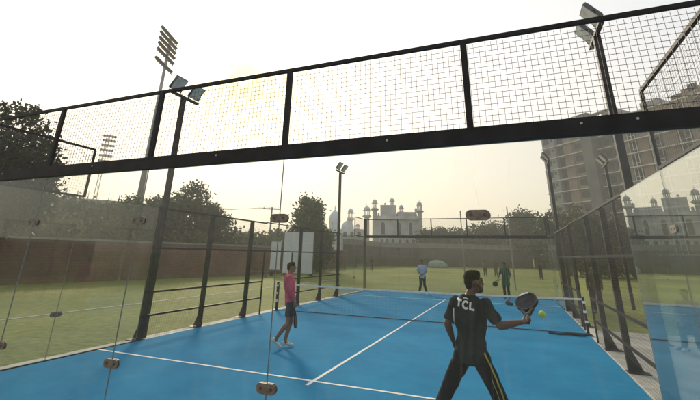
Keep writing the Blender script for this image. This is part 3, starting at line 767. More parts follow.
racket('dark red padel racket hanging from the hand of the man in pink', pk(.205, .10, .875), pk(.1, .16, .0)-pk(.08, .02, 1.0), pk(.25, 1, 0)-pk(0, 0, 0), 'racket_red')

# two players on the far side
J = stand_pose(1.76, feet=.20, el=(-.25, -.03, 1.18), wl=(-.09, .20, 1.05), er=(.25, -.03, 1.18), wr=(.09, .21, 1.03))
person('man in a pale blue T-shirt and dark trousers at the far end, hands held together', (3.52, 19.25, 0), R(172), J,
       dict(skin='skin_brown', shirt='shirt_blue', trousers='trousers_black', shoe='shoe_white', sleeve=.8, hem=.1, curll=.9, curlr=.9), voxel=.018)
J = stand_pose(1.74, feet=.10, kl=(-.10, .12, .50), al=(-.10, .0, .10), kr=(.10, .02, .49), er=(.27, -.02, 1.17), wr=(.34, .12, .97), wl=(-.22, .14, 1.0), tl=(-.12, .16, .05))
person('man in a long green striped shirt walking at the far end of the court', (7.78, 19.15, 0), R(188), J,
       dict(skin='skin_dark', shirt='shirt_green_stripe', trousers='trousers_black', shoe='shoe_dark', sleeve=1.1, skirt=.62, curlr=1.0), voxel=.018)
racket('small dark racket pointing down from the hand of the man in green', (7.50, 18.98, .93), (-.62, -.1, -.62), (.2, -1, .1), 'racket_black')
# beyond the fence
J = stand_pose(1.80)
person('man in brown clothes standing outside the court behind the right net post', (11.15, 15.6, -.05), R(200), J,
       dict(skin='skin_dark', shirt='shirt_brown', trousers='trousers_black', shoe='shoe_dark', sleeve=1.9), voxel=.022)
J = stand_pose(1.75, hl=(-.09, 0, .50), hr=(.09, 0, .50), kl=(-.12, .43, .50), kr=(.12, .43, .52), al=(-.12, .40, .09), ar=(.14, .52, .12), tl=(-.13, .56, .04), tr=(.16, .68, .10),
               sl=(-.175, -.06, 1.03), sr=(.175, -.06, 1.03), nk=(0, -.05, 1.10), hd=(0, -.01, 1.25), el=(-.25, .02, .78), er=(.25, .02, .78), wl=(-.16, .26, .66), wr=(.16, .26, .66))
SE = Vector((12.05, 9.05, -.045))
person('person in dark clothes and white shoes sitting outside the glass on the paving', SE, R(205), J,
       dict(skin='skin_dark', shirt='shirt_grey', trousers='trousers_black', shoe='shoe_white', sleeve=1.5), voxel=.022)
t = thing('plastic_chair', 'dark plastic chair under the person sitting beyond the right glass', 'chair', SE, -R(205), local=True)
m = MB(); m.box(-.22, .22, -.20, .24, .385, .41); obj('seat', m, 'plastic_dark', t)
m = MB(); m.prism([(-.22, -.20, .46), (.22, -.20, .46), (.20, -.28, .86), (-.20, -.28, .86)], (0, .025, 0)); obj('backrest', m, 'plastic_dark', t)
for sx in (-1, 1):
    for sy in (-.2, .22):
        m = MB(); m.tube((sx*.21, sy, .39), (sx*.24, sy*1.15, 0), .022, .018); obj('leg', m, 'plastic_dark', t)
    m = MB(); m.bar((sx*.23, -.22, .62), (sx*.23, .2, .60), .05, .02); m.tube((sx*.225, .2, .39), (sx*.23, .2, .60), .018); obj('armrest', m, 'plastic_dark', t)
for i, (x, y, a, lb) in enumerate(((11.62, 9.65, 20, 'dark pair of sandals nearer the fence on the paving'), (11.80, 9.15, 60, 'dark pair of sandals nearer the chair on the paving'))):
    t = thing('sandals', lb, 'sandals', (x, y, -.045), R(a), 'sandals on the paving', local=True)
    for s in (-1, 1):
        m = MB(); m.prism([(s*.07+.045*math.sin(q*.524)*(1 if math.cos(q*.524) > 0 else .75), .13*math.cos(q*.524), .0) for q in range(12)], (0, 0, .025)); so_ = obj('sole', m, 'sandal', t)
        m = MB(); m.bar((s*.07-.045, .05, .03), (s*.07, .05, .06), .04, .008); m.bar((s*.07, .05, .06), (s*.07+.045, .05, .03), .04, .008); obj('strap', m, 'sandal', so_)
m = MB(); m.ell((7.85, 16.5, .085), .13, .10, .085); m.ell((7.98, 16.46, .06), .08, .07, .06); m.capsule((7.76, 16.5, .14), (7.9, 16.5, .2), .02, .02)
tag(obj('bag', m, 'bundle', None, True), 'small dark red and blue bag on the far half of the court', 'bag')

# distant figures on the lawn: one body with shirt and trousers
for (x, y, hd, lb, sh) in ((5.2, 45.5, 170, 'small distant figure in grey on the lawn, left of the pair behind the green player', 'shirt_grey'),
                           (6.3, 46.2, 195, 'small distant figure in brown on the lawn, right of the pair behind the green player', 'shirt_brown'),
                           (10.7, 43.0, 150, 'small distant dark figure on the lawn by the far right corner of the court', 'shirt_charcoal'),
                           (-9.0, 48.0, 160, 'small distant dark figure on the lawn before the mosque wall', 'shirt_charcoal')):
    person(lb, (x, y, -.06), R(hd), stand_pose(1.72), dict(skin='skin_dark', shirt=sh, trousers='trousers_black', shoe='shoe_dark', sleeve=.9), voxel=.035)

# ------------------------------------------------------------------ field objects
def lookdir(p):
    d = Vector((p[0]-CAM.x, p[1]-CAM.y, 0)); return d.normalized()
# sight screen
t = thing('sight_screen', 'white sight screen boards in a dark frame on the lawn behind the man in pink', 'sight screen', (-10.6, 31.5, -.06))
A = Vector((-13.0, 30.0, 0)); B = Vector((-8.9, 31.3, 0)); dr = (B-A).normalized(); nr = Vector((dr.y, -dr.x, 0))
for (a, b_, z0, z1) in ((-.02, .92, .5, 3.0), (1.2, 2.58, .25, 3.9), (2.60, 3.98, .25, 3.9)):
    m = MB(); m.obox(A+dr*(a+b_)/2+Vector((0, 0, (z0+z1)/2)), dr*(b_-a)/2, nr*.03, Vector((0, 0, (z1-z0)/2))); obj('board', m, 'white_board', t)
m = MB()
for q in (1.16, 4.02): m.bar(A+dr*q+nr*-.06+Vector((0,0,-.05)), A+dr*q+nr*-.06+Vector((0,0,4.0)), .05, .05)
m.bar(A+dr*(-.02)-nr*.06+Vector((0,0,.4)), A+dr*4.04-nr*.06+Vector((0,0,.4)), .06, .06); obj('frame', m, 'board_frame', t)
for q in (.1, 1.4, 3.8):
    m = MB(); p = A+dr*q; m.tube(p-nr*.35+Vector((0,0,.12)), p-nr*.27+Vector((0,0,.12)), .18, n=14); obj('wheel', m, 'tyre', t)
    m = MB(); m.bar(p-nr*.5+Vector((0,0,.14)), p+nr*.5+Vector((0,0,.14)), .06, .06); obj('foot_bar', m, 'board_frame', t)
# low bench
t = thing('bench', 'low wooden bench on the lawn edge left of the sight screen', 'bench', (-13.2, 28.6, -.06))
m = MB(); m.box(-14.5, -12.3, 28.4, 28.8, .36, .42); obj('seat', m, 'bench_wood', t)
for x in (-14.3, -12.5): m = MB(); m.box(x-.04, x+.04, 28.43, 28.77, -.06, .36); obj('leg', m, 'bench_wood', t)
# covered heap on the far lawn
m = MB(); hp_ = Vector((-5.2, 76, -.06)); rr = []
for z, f in ((0, 1), (.35, .97), (.75, .86), (1.05, .66), (1.25, .40), (1.32, .1)):
    rr.append([hp_+Vector(((2.0*f+.12*math.sin(3*a*.3927+z*4))*math.cos(a*.3927), (1.1*f)*math.sin(a*.3927), z+.04*math.sin(a*1.7))) for a in range(16)])
m.rings(rr); tag(obj('covered_heap', m, 'car_pale', None, True), 'low pale green covered heap on the far lawn right of the man in blue', 'heap')
# slim poles behind the far end
for x, y, h, lb in ((4.95, 27, 5.2, 'slim steel pole rising behind the far mesh, above the low tree tops'), (8.2, 27, 5.4, 'slim steel pole rising behind the far mesh, beside the bushy dark tree')):
    m = MB(); m.tube((x, y, -.06), (x, y, h), .05, .04); tag(obj('pole', m, 'galvanised'), lb, 'pole')

# ------------------------------------------------------------------ perimeter walls
def wall_run(label, pts, h, th, mt, cop, ch=.13):
    t = thing('perimeter_wall', label, 'wall', (*pts[0], -.06))
    m = MB(); c = MB()
    for a, b_ in zip(pts[:-1], pts[1:]):
        a3, b3 = Vector((*a, 0)), Vector((*b_, 0)); d = (b3-a3).normalized()
        m.bar(a3+Vector((0,0,(h-.06)/2)), b3+d*.01+Vector((0,0,(h-.06)/2)), th, h+.06)
        c.bar(a3+Vector((0,0,h+ch/2+.003)), b3+d*.01+Vector((0,0,h+ch/2+.003)), th+.14, ch)
    obj('masonry', m, mt, t); obj('coping', c, cop, t)
    return t
wall_run('red brick boundary wall along the left side of the lawn', [(-26.4, -22), (-18.6, 14.2), (-15.2, 30), (-17.5, 60)], 2.5, .35, 'red_brick', 'wall_coping')
wall_run('dark weathered masonry terrace wall below the mosque', [(-17.9, 60.4), (-17, 78), (12, 94)], 3.6, .6, 'old_wall', 'wall_coping', .9)
wall_run('low grey wall across the far lawn edge towards the apartments', [(12.4, 94), (24, 88), (60, 60), (85, 10), (80, -60)], 2.8, .4, 'apt_concrete', 'wall_coping')  # last two legs are unseen, added to darken the left glass reflection

# ------------------------------------------------------------------ trees
def leaf_crown(mb, c, rad, nclump, per, size, seed, gap=.25, low=-.75):
    r = np.random.default_rng(seed); C0 = np.array(c); RR = np.array(rad)
    # lobes give an uneven outline
    lob = r.normal(size=(9, 3)); lob /= np.linalg.norm(lob, axis=1)[:, None]; lob[:, 2] = np.clip(lob[:, 2], -.5, 1); lobr = r.uniform(.35, .62, 9)
    cl = []
    while len(cl) < nclump:
        j = r.integers(0, 9); d = r.normal(size=3); d /= np.linalg.norm(d)
        p = lob[j]*.62 + d*lobr[j]*r.uniform(.45, 1)**.5
        if p[2] < low: continue
        if noise.noise(Vector(p*2.6)+Vector((seed, 0, 0))) < -gap+.0 and r.random() < .85: continue
        cl.append(p)
    cl = np.array(cl)
    n = nclump*per
    pos = C0 + np.repeat(cl, per, 0)*RR + r.normal(size=(n, 3))*np.array(size)*1.5
    a = r.normal(size=(n, 3)); a /= np.linalg.norm(a, axis=1)[:, None]; b_ = r.normal(size=(n, 3)); b_ -= a*(a*b_).sum(1)[:, None]; b_ /= np.linalg.norm(b_, axis=1)[:, None]
    s = size*r.uniform(.6, 1.3, n)[:, None]
    v = np.empty((n, 4, 3)); v[:, 0] = pos-a*s; v[:, 1] = pos-b_*s*.5+a*s*.1; v[:, 2] = pos+a*s; v[:, 3] = pos+b_*s*.5+a*s*.1
    o = len(mb.V); mb.V += list(map(tuple, v.reshape(-1, 3))); mb.F += [(o+4*i, o+4*i+1, o+4*i+2, o+4*i+3) for i in range(n)]; mb.I += [0]*n
    return cl*RR + C0

def tree(label, base, h, rad, leaf, nclump=260, per=12, size=.35, seed=1, trunk_r=.22, cz=None, gap=.25, group=None, name='tree'):
    """h: height of the crown's top; rad: crown radii"""
    base = Vector((base[0], base[1], -.06)); t = thing(name, label, 'tree' if name == 'tree' else 'shrub', base, group=group)
    cc = Vector((base.x, base.y, h-rad[2]))
    if seed > 4: nclump = int(nclump*1.5); per = int(per*1.4)
    m = MB(); cl = leaf_crown(m, cc, rad, nclump, per, size, seed, gap); obj('crown', m, leaf, t)
    k = MB(); r = random.Random(seed); top = cc + Vector((0, 0, rad[2]*.3))
    mids = [base.lerp(top, q) + Vector((r.uniform(-.2, .2), r.uniform(-.2, .2), 0))*(0 if q == 0 else 1)*rad[0]*.25 for q in (0, .25, .5, .75, 1)]
    k.path(mids, [trunk_r*1.25, trunk_r, trunk_r*.8, trunk_r*.5, trunk_r*.2], 8)
    for i in range(9):
        q = cl[r.randrange(len(cl))]; s_ = mids[r.choice((2, 2, 3))]; e_ = Vector(q); md = s_.lerp(e_, .5) + Vector((0, 0, .15*rad[2]))
        k.path([s_, md, e_], [trunk_r*.4, trunk_r*.25, trunk_r*.08], 6)
    obj('trunk', k, 'bark', t, True)
    return t
def tree_at(label, u, vtop, D, rad, leaf, **kw):
    p = at(u, vtop, D); tree(label, (p.x, p.y), p.z, rad, leaf, **kw)

TB = 'trees beyond the walls'
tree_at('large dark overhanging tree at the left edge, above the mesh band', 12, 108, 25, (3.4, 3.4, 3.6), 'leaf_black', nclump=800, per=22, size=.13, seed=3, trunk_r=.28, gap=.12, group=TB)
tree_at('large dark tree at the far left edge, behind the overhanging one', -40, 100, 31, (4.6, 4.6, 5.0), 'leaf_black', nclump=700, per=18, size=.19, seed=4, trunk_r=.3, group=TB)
tree_at('broad tree top low behind the brick wall, left of the stadium lattice tower', 45, 186, 48, (5.0, 5.0, 4.0), 'leaf_dark', nclump=330, per=13, size=.24, seed=5, group=TB)
tree_at('rounded tree behind the brick wall under the stadium lattice tower', 98, 203, 52, (4.6, 4.6, 3.2), 'leaf_dark', nclump=300, per=12, size=.24, seed=6, group=TB)
tree_at('tall leafy tree behind the stadium light tower mast', 158, 186, 46, (3.6, 3.6, 4.0), 'leaf_dark', nclump=360, per=14, size=.20, seed=7, group=TB)
tree_at('tallest bushy tree of the left group, just right of the light tower mast', 190, 182, 48, (4.2, 4.2, 4.8), 'leaf_dark', nclump=420, per=14, size=.20, seed=8, group=TB)
tree_at('lower tree sloping down at the right end of the left group', 216, 205, 50, (3.2, 3.2, 3.8), 'leaf_dark', nclump=300, per=12, size=.20, seed=9, group=TB)
tree_at('wide hazy tree mass behind the brick wall, between the lattice tower and the light mast', 128, 206, 58, (5.2, 5.2, 3.6), 'leaf_dark', nclump=300, per=12, size=.30, seed=24, group=TB)
tree_at('wide hazy tree mass behind the brick wall, left of the lattice tower foot', 70, 200, 62, (6.0, 6.0, 4.0), 'leaf_dark', nclump=300, per=12, size=.30, seed=25, group=TB)
tree_at('low hazy tree beyond the wall, just left of the sight screen', 258, 236, 70, (5.0, 5.0, 3.0), 'leaf_mid', nclump=240, per=12, size=.32, seed=26, group=TB)
tree_at('low hazy tree beyond the wall, at the foot of the sloping left group', 233, 232, 66, (4.0, 4.0, 3.2), 'leaf_mid', nclump=240, per=12, size=.32, seed=27, group=TB)
tree_at('small distant tree top left of the utility pole', 244, 229, 85, (6, 6, 4), 'leaf_mid', nclump=220, per=10, size=.45, seed=10, group=TB)
tree_at('small distant tree top right under the utility pole', 272, 232, 80, (5, 5, 3.6), 'leaf_mid', nclump=220, per=10, size=.45, seed=12, group=TB)
tree_at('loose leafy tree behind the white sight screen, left of the domed mosque', 306, 191, 46, (2.6, 2.6, 4.4), 'leaf_mid', nclump=300, per=13, size=.20, seed=13, gap=.05, group=TB)
tree_at('lower leafy tree between the sight screen and the floodlight pole', 320, 228, 50, (1.9, 1.9, 2.6), 'leaf_mid', nclump=200, per=12, size=.20, seed=14, group=TB)
tree_at('small round tree at the right foot of the mosque', 433, 228, 108, (4.2, 4.2, 3.4), 'leaf_dark', nclump=200, per=10, size=.38, seed=15, group=TB)
tree_at('small tree between the mosque and the seam of the near glass', 450, 231, 110, (4.6, 4.6, 3.4), 'leaf_dark', nclump=200, per=10, size=.38, seed=16, group=TB)
tree_at('low spreading tree just left of the right glass seam', 472, 226, 105, (6.0, 6.0, 4.0), 'leaf_dark', nclump=260, per=10, size=.38, seed=17, group=TB)
tree_at('low spreading tree just right of the right glass seam', 492, 224, 108, (6.0, 6.0, 4.4), 'leaf_dark', nclump=260, per=10, size=.38, seed=18, group=TB)
tree_at('bushy dark tree left of the right far floodlight pole', 517, 212, 98, (5.6, 5.6, 5.0), 'leaf_dark', nclump=330, per=11, size=.38, seed=19, group=TB)
tree_at('bushy dark tree directly behind the right far floodlight pole', 538, 216, 95, (5.0, 5.0, 4.8), 'leaf_dark', nclump=300, per=11, size=.38, seed=20, group=TB)
tree_at('dark tree at the foot of the apartment block, left part', 560, 204, 62, (4.2, 4.2, 4.6), 'leaf_dark', nclump=360, per=12, size=.23, seed=21, group=TB)
tree_at('dark tree at the foot of the apartment block, middle part', 588, 212, 58, (4.0, 4.0, 4.2), 'leaf_dark', nclump=340, per=12, size=.23, seed=22, group=TB)
tree_at('dark tree at the foot of the apartment block behind the reflecting glass', 622, 210, 60, (4.4, 4.4, 4.2), 'leaf_dark', nclump=340, per=12, size=.23, seed=23, group=TB)
SB = 'shrubs behind the brick wall'
for i, (u, v, D, rd, lb) in enumerate(((10, 216, 38, 1.5, 'yellow green shrub at the left end of the brick wall'), (38, 219, 39, 1.6, 'yellow green shrub above the brick wall, second from the left'),
        (66, 222, 40, 1.3, 'yellow green shrub above the brick wall, below the pale stand roof'), (120, 223, 43, 1.7, 'yellow green shrub above the brick wall, under the left tree group'),
        (176, 232, 46, 1.5, 'yellow green shrub above the brick wall, beside the thick floodlight pole'), (196, 230, 46, 1.4, 'yellow green shrub under the tallest left tree'))):
    tree_at(lb, u, v, D, (rd, rd, rd*.95), 'leaf_yellow', nclump=110, per=12, size=.22, seed=40+i, trunk_r=.08, group=SB, name='shrub')

# ------------------------------------------------------------------ stadium lights, stand, utility pole
def rack_tower(label, base, a, b_, zs, mast_top, r0, lean=Vector((0, 0, 0)), lattice=False, lh=.20):
    t = thing('light_tower', label, 'light tower', (*base, -.06))
    bs = Vector((*base, -.06)); m = MB()
    if lattice:
        for q in (-1, 1):
            m.path([bs+Vector((q*1.6, 0, 0)), bs+Vector((q*.5, 0, mast_top))], [.22, .14], 6)
        for k in range(14):
            f0, f1 = k/14, (k+1)/14; w0, w1 = 1.6-1.1*f0, 1.6-1.1*f1; s = 1 if k % 2 else -1
            m.path([bs+Vector((s*w0, 0, f0*mast_top)), bs+Vector((-s*w1, 0, f1*mast_top))], [.1, .1], 5)
    else:
        m.path([bs, bs+Vector((0, 0, mast_top*.5)), bs+Vector((0, 0, mast_top))], [r0, r0*.72, r0*.4], 12)
    mast = obj('mast', m, 'galvanised', t, True)
    A, B = Vector((*a, 0)), Vector((*b_, 0)); d = (B-A).normalized(); n_ = Vector((d.y, -d.x, 0))
    for z in zs:
        m = MB(); m.bar(A+Vector((0, 0, z)), B+Vector((0, 0, z)), .1, .1); k = obj('lamp_row', m, 'tower_lamp', t)
        m = MB(); nl = 7
        for i in range(nl):
            p = A.lerp(B, (i+.5)/nl)+Vector((0, 0, z+.35)); m.obox(p, d*.42, (n_*.8+Vector((0,0,.5))).normalized()*lh, (n_*.5-Vector((0,0,.8))).normalized()*.12)
        obj('lamps', m, 'tower_lamp', k)
    for f in ((.25, .75) if lattice else (.62,)):
        p = A.lerp(B, f); m = MB(); m.bar(p+Vector((0, 0, zs[0])), p+Vector((0, 0, zs[-1]+.5)), .12, .12); obj('rack_bar', m, 'tower_lamp', t)
def hdir(u, v):
    p = at(u, v, 1.0)-CAM; return p
pA, pB = at(161.5, 30, 56), at(176.5, 47, 60.2)
pm = at(166.3, 60, 60.5)
zs = [at(161.5, v, 56).z for v in (60.5, 51, 45, 39.5, 34, 28.5)]
rack_tower('tall grey stadium light tower with tilted lamp rows near the sun glow', (pm.x, pm.y), (pA.x, pA.y), (pB.x, pB.y), zs, at(170, 36, 60.5).z, .45)
p0, p1 = at(100, 150, 215), at(114, 150, 215); pm = at(106, 150, 217)
rack_tower('distant lattice stadium light tower with a square bank of lamps', (pm.x, pm.y), (p0.x, p0.y), (p1.x, p1.y), [at(106, v, 215).z for v in (162, 156.5, 151, 146, 141, 136.5)], at(106, 134, 217).z, .5, lattice=True, lh=.7)
pz = at(92, 190, 190)
t = thing('stadium_stand', 'distant grey stadium stand roof with steel masts below the lattice tower', 'grandstand', (pz.x, pz.y, -.06))
q0, q1 = at(62, 190, 195), at(135, 212, 195); d = (q1-q0); d.z = 0; d.normalize(); n_ = Vector((d.y, -d.x, 0)); ln = Vector((q1.x-q0.x, q1.y-q0.y, 0)).length
z0 = at(75, 199, 190).z; z1 = at(75, 203, 190).z
m = MB(); c0 = Vector((q0.x, q0.y, 0))
m.prism([c0+n_*9+Vector((0,0,z0)), c0-n_*9+Vector((0,0,z0-2.2)), c0-n_*9+Vector((0,0,z0-2.9)), c0+n_*9+Vector((0,0,z0-.8))], d*ln); obj('roof', m, 'stand_roof', t)
m = MB(); m.prism([c0-n_*9+Vector((0,0,0)), c0-n_*9+Vector((0,0,z0-5)), c0+n_*8+Vector((0,0,3)), c0+n_*8+Vector((0,0,0))], d*ln); obj('terrace', m, 'stand_dark', t)
for k in range(7):
    p = c0+d*ln*(k+.3)/7; m = MB(); m.tube(p-n_*8.5, p-n_*8.5+Vector((0,0,z0+5)), .3, .2, 8)
    m.tube(p-n_*8.5+Vector((0,0,z0+5)), p+n_*8+Vector((0,0,z0)), .16, .16, 6); m.tube(p-n_*8.5+Vector((0,0,z0+5)), p-n_*14+Vector((0,0,0)), .16, .16, 6); obj('mast', m, 'galvanised', t)
# utility pole
pu = at(272, 209, 88); t = thing('utility_pole', 'distant utility pole with crossarm and wires above the sight screen', 'utility pole', (pu.x, pu.y, -.06))
ld = lookdir(pu); sd_ = Vector((ld.y, -ld.x, 0))
m = MB(); m.tube((pu.x, pu.y, -.06), (pu.x, pu.y, pu.z+.4), .26, .17, 8); obj('pole', m, 'galvanised', t)
m = MB(); m.bar(Vector((pu.x, pu.y, pu.z))-sd_*1.9, Vector((pu.x, pu.y, pu.z))+sd_*1.9, .2, .22); obj('crossarm', m, 'galvanised', t)
for q in (-1.7, 0, 1.7):
    a = Vector((pu.x, pu.y, pu.z+.35))+sd_*q; e = at(120, 206, 80)+Vector((0, 0, q*.3+1)); m = MB()
    pts = [a.lerp(e, i/12)-Vector((0, 0, 4*.9*(i/12)*(1-i/12))) for i in range(13)]
    m.path(pts, [.035]*13, 4); obj('wire', m, 'net_cord', t)
    m = MB(); m.tube(a-Vector((0,0,.35)), a+Vector((0,0,.05)), .08, .06, 6); obj('insulator', m, 'galvanised', t)

# ------------------------------------------------------------------ mosque
MD = 112.0
pc = at(400, 230, MD); fx = Vector((math.cos(.30), math.sin(.30), 0)); fn = Vector((fx.y, -fx.x, 0))   # facade direction and outward normal
SC = at(401, 230, MD); SC2 = at(400, 230, MD); ppm = 1/((at(401, 230, MD)-at(400, 230, MD)).length)     # px per metre
def mz(v, u=400): return at(u, v, MD).z
def mp(u, back=0.0, z=0.0):
    """point on the facade line at photo column u"""
    d = at(u, 235, 1.0)-CAM; d.z = 0
    # intersect the viewing direction with the facade line through pc
    den = d.x*fx.y-d.y*fx.x; w_ = Vector((pc.x-fn.x*back-CAM.x, pc.y-fn.y*back-CAM.y, 0)); s = (w_.x*fx.y-w_.y*fx.x)/den
    return Vector((CAM.x, CAM.y, 0))+d*s+Vector((0, 0, z))
def chhatri(parent, c, r, h, mt='mosque_stone', dome='mosque_pale'):
    """small domed kiosk: base slab, columns, eave, bulbous dome, finial; total height h above c"""
    m = MB(); m.lathe(c, [(r*1.15, 0), (r*1.15, h*.05), (r*.95, h*.08)], 12)
    for i in range(8):
        a = i*math.pi/4; p = Vector(c)+Vector((r*.8*math.cos(a), r*.8*math.sin(a), h*.07)); m.tube(p, p+Vector((0, 0, h*.34)), r*.13, r*.11, 6)
    m.lathe(Vector(c)+Vector((0, 0, h*.40)), [(r*.9, 0), (r*1.35, .0), (r*1.3, h*.03), (r*.95, h*.06)], 16)
    k = obj('kiosk', m, mt, parent)
    m = MB(); m.lathe(Vector(c)+Vector((0, 0, h*.455)), [(r*.85, 0), (r*.98, h*.06), (r*.97, h*.13), (r*.78, h*.21), (r*.45, h*.27), (r*.14, h*.31), (r*.05, h*.36), (r*.12, h*.40), (r*.05, h*.43), (r*.02, h*.545)], 16)
    obj('dome', m, dome, k, True)
def minaret(parent, c, r, zb, ztop, mt='mosque_stone', dome='mosque_pale', big=1.0):
    c = Vector((c.x, c.y, 0)); H = ztop-zb
    m = MB(); m.lathe(c, [(r*1.15, -.06), (r*1.1, zb*.3), (r, zb*.32), (r*.95, zb*.97), (r*1.25, zb*.985), (r*1.75, zb), (r*1.75, zb+H*.07), (r*1.2, zb+H*.075)], 14)
    k = obj('minaret', m, mt, parent)
    chhatri(k, c+Vector((0, 0, zb+H*.07)), r*1.12*big, H*.93, mt, dome)

t = thing('mosque', 'grey sandstone mosque with minarets and domed kiosks above the terrace wall', 'mosque', mp(400))
zt = mz(216); z_hi = mz(205); LU, RU = 376.5, 437
a, b_ = mp(377), mp(422)
W = MB(); W.prism([a, b_, b_-fn*16, a-fn*16], (0, 0, zt)); hall = obj('wall', W, 'mosque_stone', t)
m = MB(); q0, q1 = mp(380.5, .5), mp(397, .5); m.prism([q0, q1, q1-fn*9, q0-fn*9], (0, 0, z_hi)); obj('tower_block', m, 'mosque_stone', t)
m = MB(); q0, q1 = mp(398, 1), mp(417, 1); m.prism([q0, q1, q1-fn*9, q0-fn*9], (0, 0, mz(211.5))); obj('upper_storey', m, 'mosque_stone', t)
m = MB()
for zz in (zt, ):
    n_ = int((b_-a).length/.9)
    for i in range(n_):
        p = a+(b_-a)*(i+.5)/n_; m.obox(p+Vector((0, 0, zz+.35))-fn*.25, fx*.26, fn*.2, Vector((0, 0, .35)))
m.bar(a+fn*.15+Vector((0, 0, zt-.9)), b_+fn*.15+Vector((0, 0, zt-.9)), .5, .35)
m.bar(a+fn*.12+Vector((0, 0, zt*.55)), b_+fn*.12+Vector((0, 0, zt*.55)), .35, .3)
obj('parapet', m, 'mosque_stone', t)
def archwin(u, z0, z1, wd):
    p = mp(u)+fn*.06; pts = [p-fx*wd/2+Vector((0,0,z0)), p+fx*wd/2+Vector((0,0,z0))]
    for i in range(9):
        an = math.pi*i/8; pts.append(p+fx*wd/2*math.cos(an)+Vector((0, 0, z1-wd*.6+wd*.6*math.sin(an))))
    m = MB(); m.prism(pts, -fn*.5); o = obj('window', m, 'mosque_dark', t)
    m = MB()
    for s in (-1, 1): m.bar(p+fx*s*(wd/2+.15)+fn*.02+Vector((0,0,z0)), p+fx*s*(wd/2+.15)+fn*.02+Vector((0,0,z1)), .25, .25, fn)
    m.bar(p-fx*(wd/2+.3)+fn*.02+Vector((0,0,z1+.15)), p+fx*(wd/2+.3)+fn*.02+Vector((0,0,z1+.15)), .25, .25); obj('frame', m, 'mosque_pale', o)
for u, wd in ((383, 1.1), (399, 1.0), (411, .8)): archwin(u, zt*.60, zt*.86, wd)
for u in (382, 387, 393, 400, 407, 413): archwin(u, zt*.36, zt*.50, .8)
for u, r, zb, zt2 in ((374.8, .66, mz(210), mz(196.5)), (420.5, .66, mz(211.5), mz(198.5))):
    minaret(t, mp(u, .2), r, zb, zt2)
minaret(t, mp(366.8, 1.0), .72, mz(217), mz(203), 'mosque_stone', 'mosque_white', 1.15)
for u, v0, v1, r, bk in ((392.6, 205, 194, .72, 3), (402, 211.5, 201.5, .6, 2.5), (416.8, 211.5, 206, .36, 1.5), (385.5, 205, 201.5, .3, 1.5)):
    chhatri(t, mp(u, bk, mz(v0)), r, mz(v1)-mz(v0))
m = MB(); q0, q1 = mp(422.2, 0), mp(437, 0)
m.prism([q0, q1, q1-fn*8, q0-fn*8], (0, 0, mz(234))); obj('terrace', m, 'mosque_stone', t)

t = thing('domed_shrine', 'pale bluish domed shrine left of the sandstone mosque', 'mosque', mp(345))
m = MB(); q0, q1 = mp(327, 3), mp(363, 3); m.prism([q0, q1, q1-fn*8, q0-fn*8], (0, 0, mz(229))); obj('wall', m, 'mosque_pale', t)
def bigdome(u, v0, vt, r):
    c = mp(u, 6, mz(v0)); h = mz(vt)-mz(v0)
    m = MB(); m.lathe(c, [(r*.92, -1.5), (r*.92, h*.12), (r*1.02, h*.22), (r*1.0, h*.38), (r*.8, h*.55), (r*.48, h*.68), (r*.16, h*.76), (r*.06, h*.80), (r*.10, h*.86), (r*.03, h)], 20); obj('dome', m, 'mosque_white', t, True)
bigdome(334.3, 226, 203.5, 1.75); bigdome(347.5, 231, 215.5, 1.8)
minaret(t, mp(350.3, 4.5), .62, mz(219), mz(204), 'mosque_pale', 'mosque_white', 1.25)
chhatri(t, mp(357.5, 3.5, mz(229)), .6, mz(222)-mz(229), 'mosque_pale', 'mosque_white')
for u in (331, 338, 345, 352, 359):
    p = mp(u, 3)+fn*.05; m = MB(); z0 = mz(237); z1 = mz(231.5)
    m.prism([p-fx*.5+Vector((0,0,z0)), p+fx*.5+Vector((0,0,z0)), p+fx*.5+Vector((0,0,z1-.4)), p+Vector((0,0,z1)), p-fx*.5+Vector((0,0,z1-.4))], -fn*.4); obj('window', m, 'mosque_dark', t)

# ------------------------------------------------------------------ apartment block
LA = Vector((19.2, 115.8, 0)); da = Vector((.73, -.68, 0)).normalized(); na = Vector((da.y, -da.x, 0))
if na.dot(Vector((CAM.x, CAM.y, 0))-LA) < 0: na = -na
FH = 3.1
t = thing('apartment_block', 'tall unfinished apartment block with brown panels and projecting floor slabs', 'apartment building', LA)
def ap(a0, a1, d0, d1, z0, z1, mb):
    """box along the facade a0..a1, depth d0 (front) .. d1 (back), heights z0..z1"""
    c = LA+da*(a0+a1)/2-na*(d0+d1)/2+Vector((0, 0, (z0+z1)/2)); mb.obox(c, da*(a1-a0)/2, na*(d1-d0)/2, Vector((0, 0, (z1-z0)/2)))
NF = 12; ZT = NF*FH
m = MB(); ap(0, 3.9, 0, 14, 0, ZT+.9, m); obj('wall', m, 'apt_grey', t)
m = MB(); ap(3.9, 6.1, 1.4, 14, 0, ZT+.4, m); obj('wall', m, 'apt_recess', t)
m = MB(); ap(6.1, 8.6, .3, 14, 0, ZT+.6, m); obj('brown_panel', m, 'apt_brown', t)
m = MB(); ap(8.6, 11.6, .5, 14, 0, ZT+.6, m); obj('wall', m, 'apt_tan', t)
m = MB(); ap(11.6, 14.4, -.4, 14, 0, ZT+.3, m); obj('stair_tower', m, 'apt_concrete', t)
m = MB(); ap(14.4, 19.5, 3.0, 14, 0, ZT-.5, m); obj('wall', m, 'apt_concrete', t)
m = MB(); ap(15.5, 18.6, 4.0, 12, ZT-.5, ZT+1.2, m); obj('roof_room', m, 'apt_grey', t)
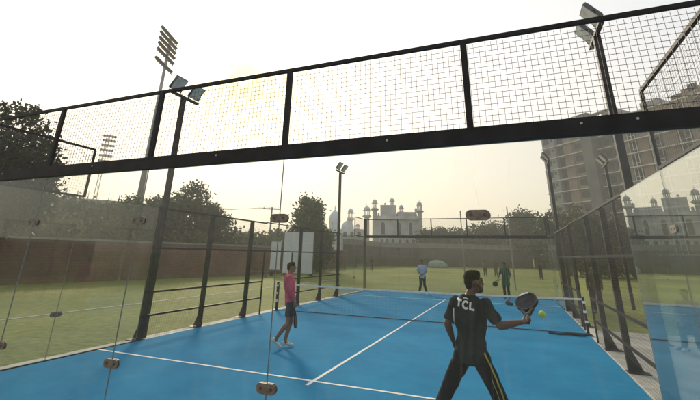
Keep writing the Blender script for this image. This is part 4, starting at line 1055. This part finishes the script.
for (a0, a1, mt, d0) in ((19.5, 22.3, 'apt_tan', .2), (22.3, 24.4, 'apt_recess', 1.5), (24.4, 26.6, 'apt_brown', .1), (26.6, 29.4, 'apt_recess', 1.5), (29.4, 32.2, 'apt_brown', .1), (32.2, 35.0, 'apt_recess', 1.5),
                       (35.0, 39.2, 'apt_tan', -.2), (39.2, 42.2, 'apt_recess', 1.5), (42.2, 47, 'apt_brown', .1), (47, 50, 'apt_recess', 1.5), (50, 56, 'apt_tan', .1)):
    zt_ = ZT-3.4 if a0 < 31 else ZT-1.3
    m = MB(); ap(a0, a1-.003, d0, 14, 0, zt_, m); obj('wall' if mt != 'apt_brown' else 'brown_panel', m, mt, t)
m = MB(); ap(43, 48, 2, 10, ZT-1.3, ZT+1.2, m); obj('roof_room', m, 'apt_tan', t)
m = MB(); ap(25.2, 29.2, 3, 10, ZT-3.4, ZT-.4, m); obj('roof_room', m, 'apt_grey', t)
for f in range(1, NF+1):
    z = f*FH; m = MB()
    ap(0.0, 3.9, -.25, 0, z-.09, z+.09, m); ap(3.9, 6.1, -.35, 1.4, z-.10, z+.10, m); ap(6.1, 11.6, -.30, .5, z-.09, z+.09, m); obj('floor_slab', m, 'apt_slab', t)
    m = MB(); ap(-.7, 0, .4, 6, z-.09, z+.09, m); obj('floor_slab', m, 'apt_slab', t)
    m = MB(); ap(14.4, 19.5, 1.2, 3.0, z-.10, z+.10, m); obj('floor_slab', m, 'apt_slab', t)
    if f < NF: m = MB(); ap(19.5, 56, -.5, 1.6, z-.11, z+.11, m); obj('floor_slab', m, 'apt_slab', t)
wins = []
for f in range(NF):
    z = f*FH+1.0
    for a0, wd, d0, zz, hh in ((.5, 1.8, 0, z, 1.6), (2.7, .65, 0, z+.6, .8), (9.1, 1.9, .5, z, 1.5), (15.4, 1.3, 3.0, z, 1.5), (17.6, 1.2, 3.0, z, 1.5), (20.3, 1.2, .2, z, 1.5), (36.2, 1.6, -.2, z, 1.5)):
        if zz+hh < ZT-.2: wins.append((a0, wd, d0, zz, hh))
for a0, wd, d0, zz, hh in wins[-98:]:
    m = MB(); ap(a0, a0+wd, d0-.03, d0+.3, zz, zz+hh, m); obj('window', m, 'apt_window', t)
for f in range(NF-1):                                    # balcony openings and mullions
    z = f*FH
    for a0, a1 in ((22.6, 24.2), (27.0, 29.0), (32.6, 34.6), (39.6, 41.8), (47.3, 49.6)):
        m = MB()
        for q in (a0+.02, (a0+a1)/2, a1-.02): ap(q-.06, q+.06, -.1, .0, z+.11, z+FH-.11, m)
        ap(a0-.04, a1+.04, -.12, -.05, z+.85, z+.95, m)
        obj('balcony_railing', m, 'apt_slab', t)
ob = bpy.data.objects
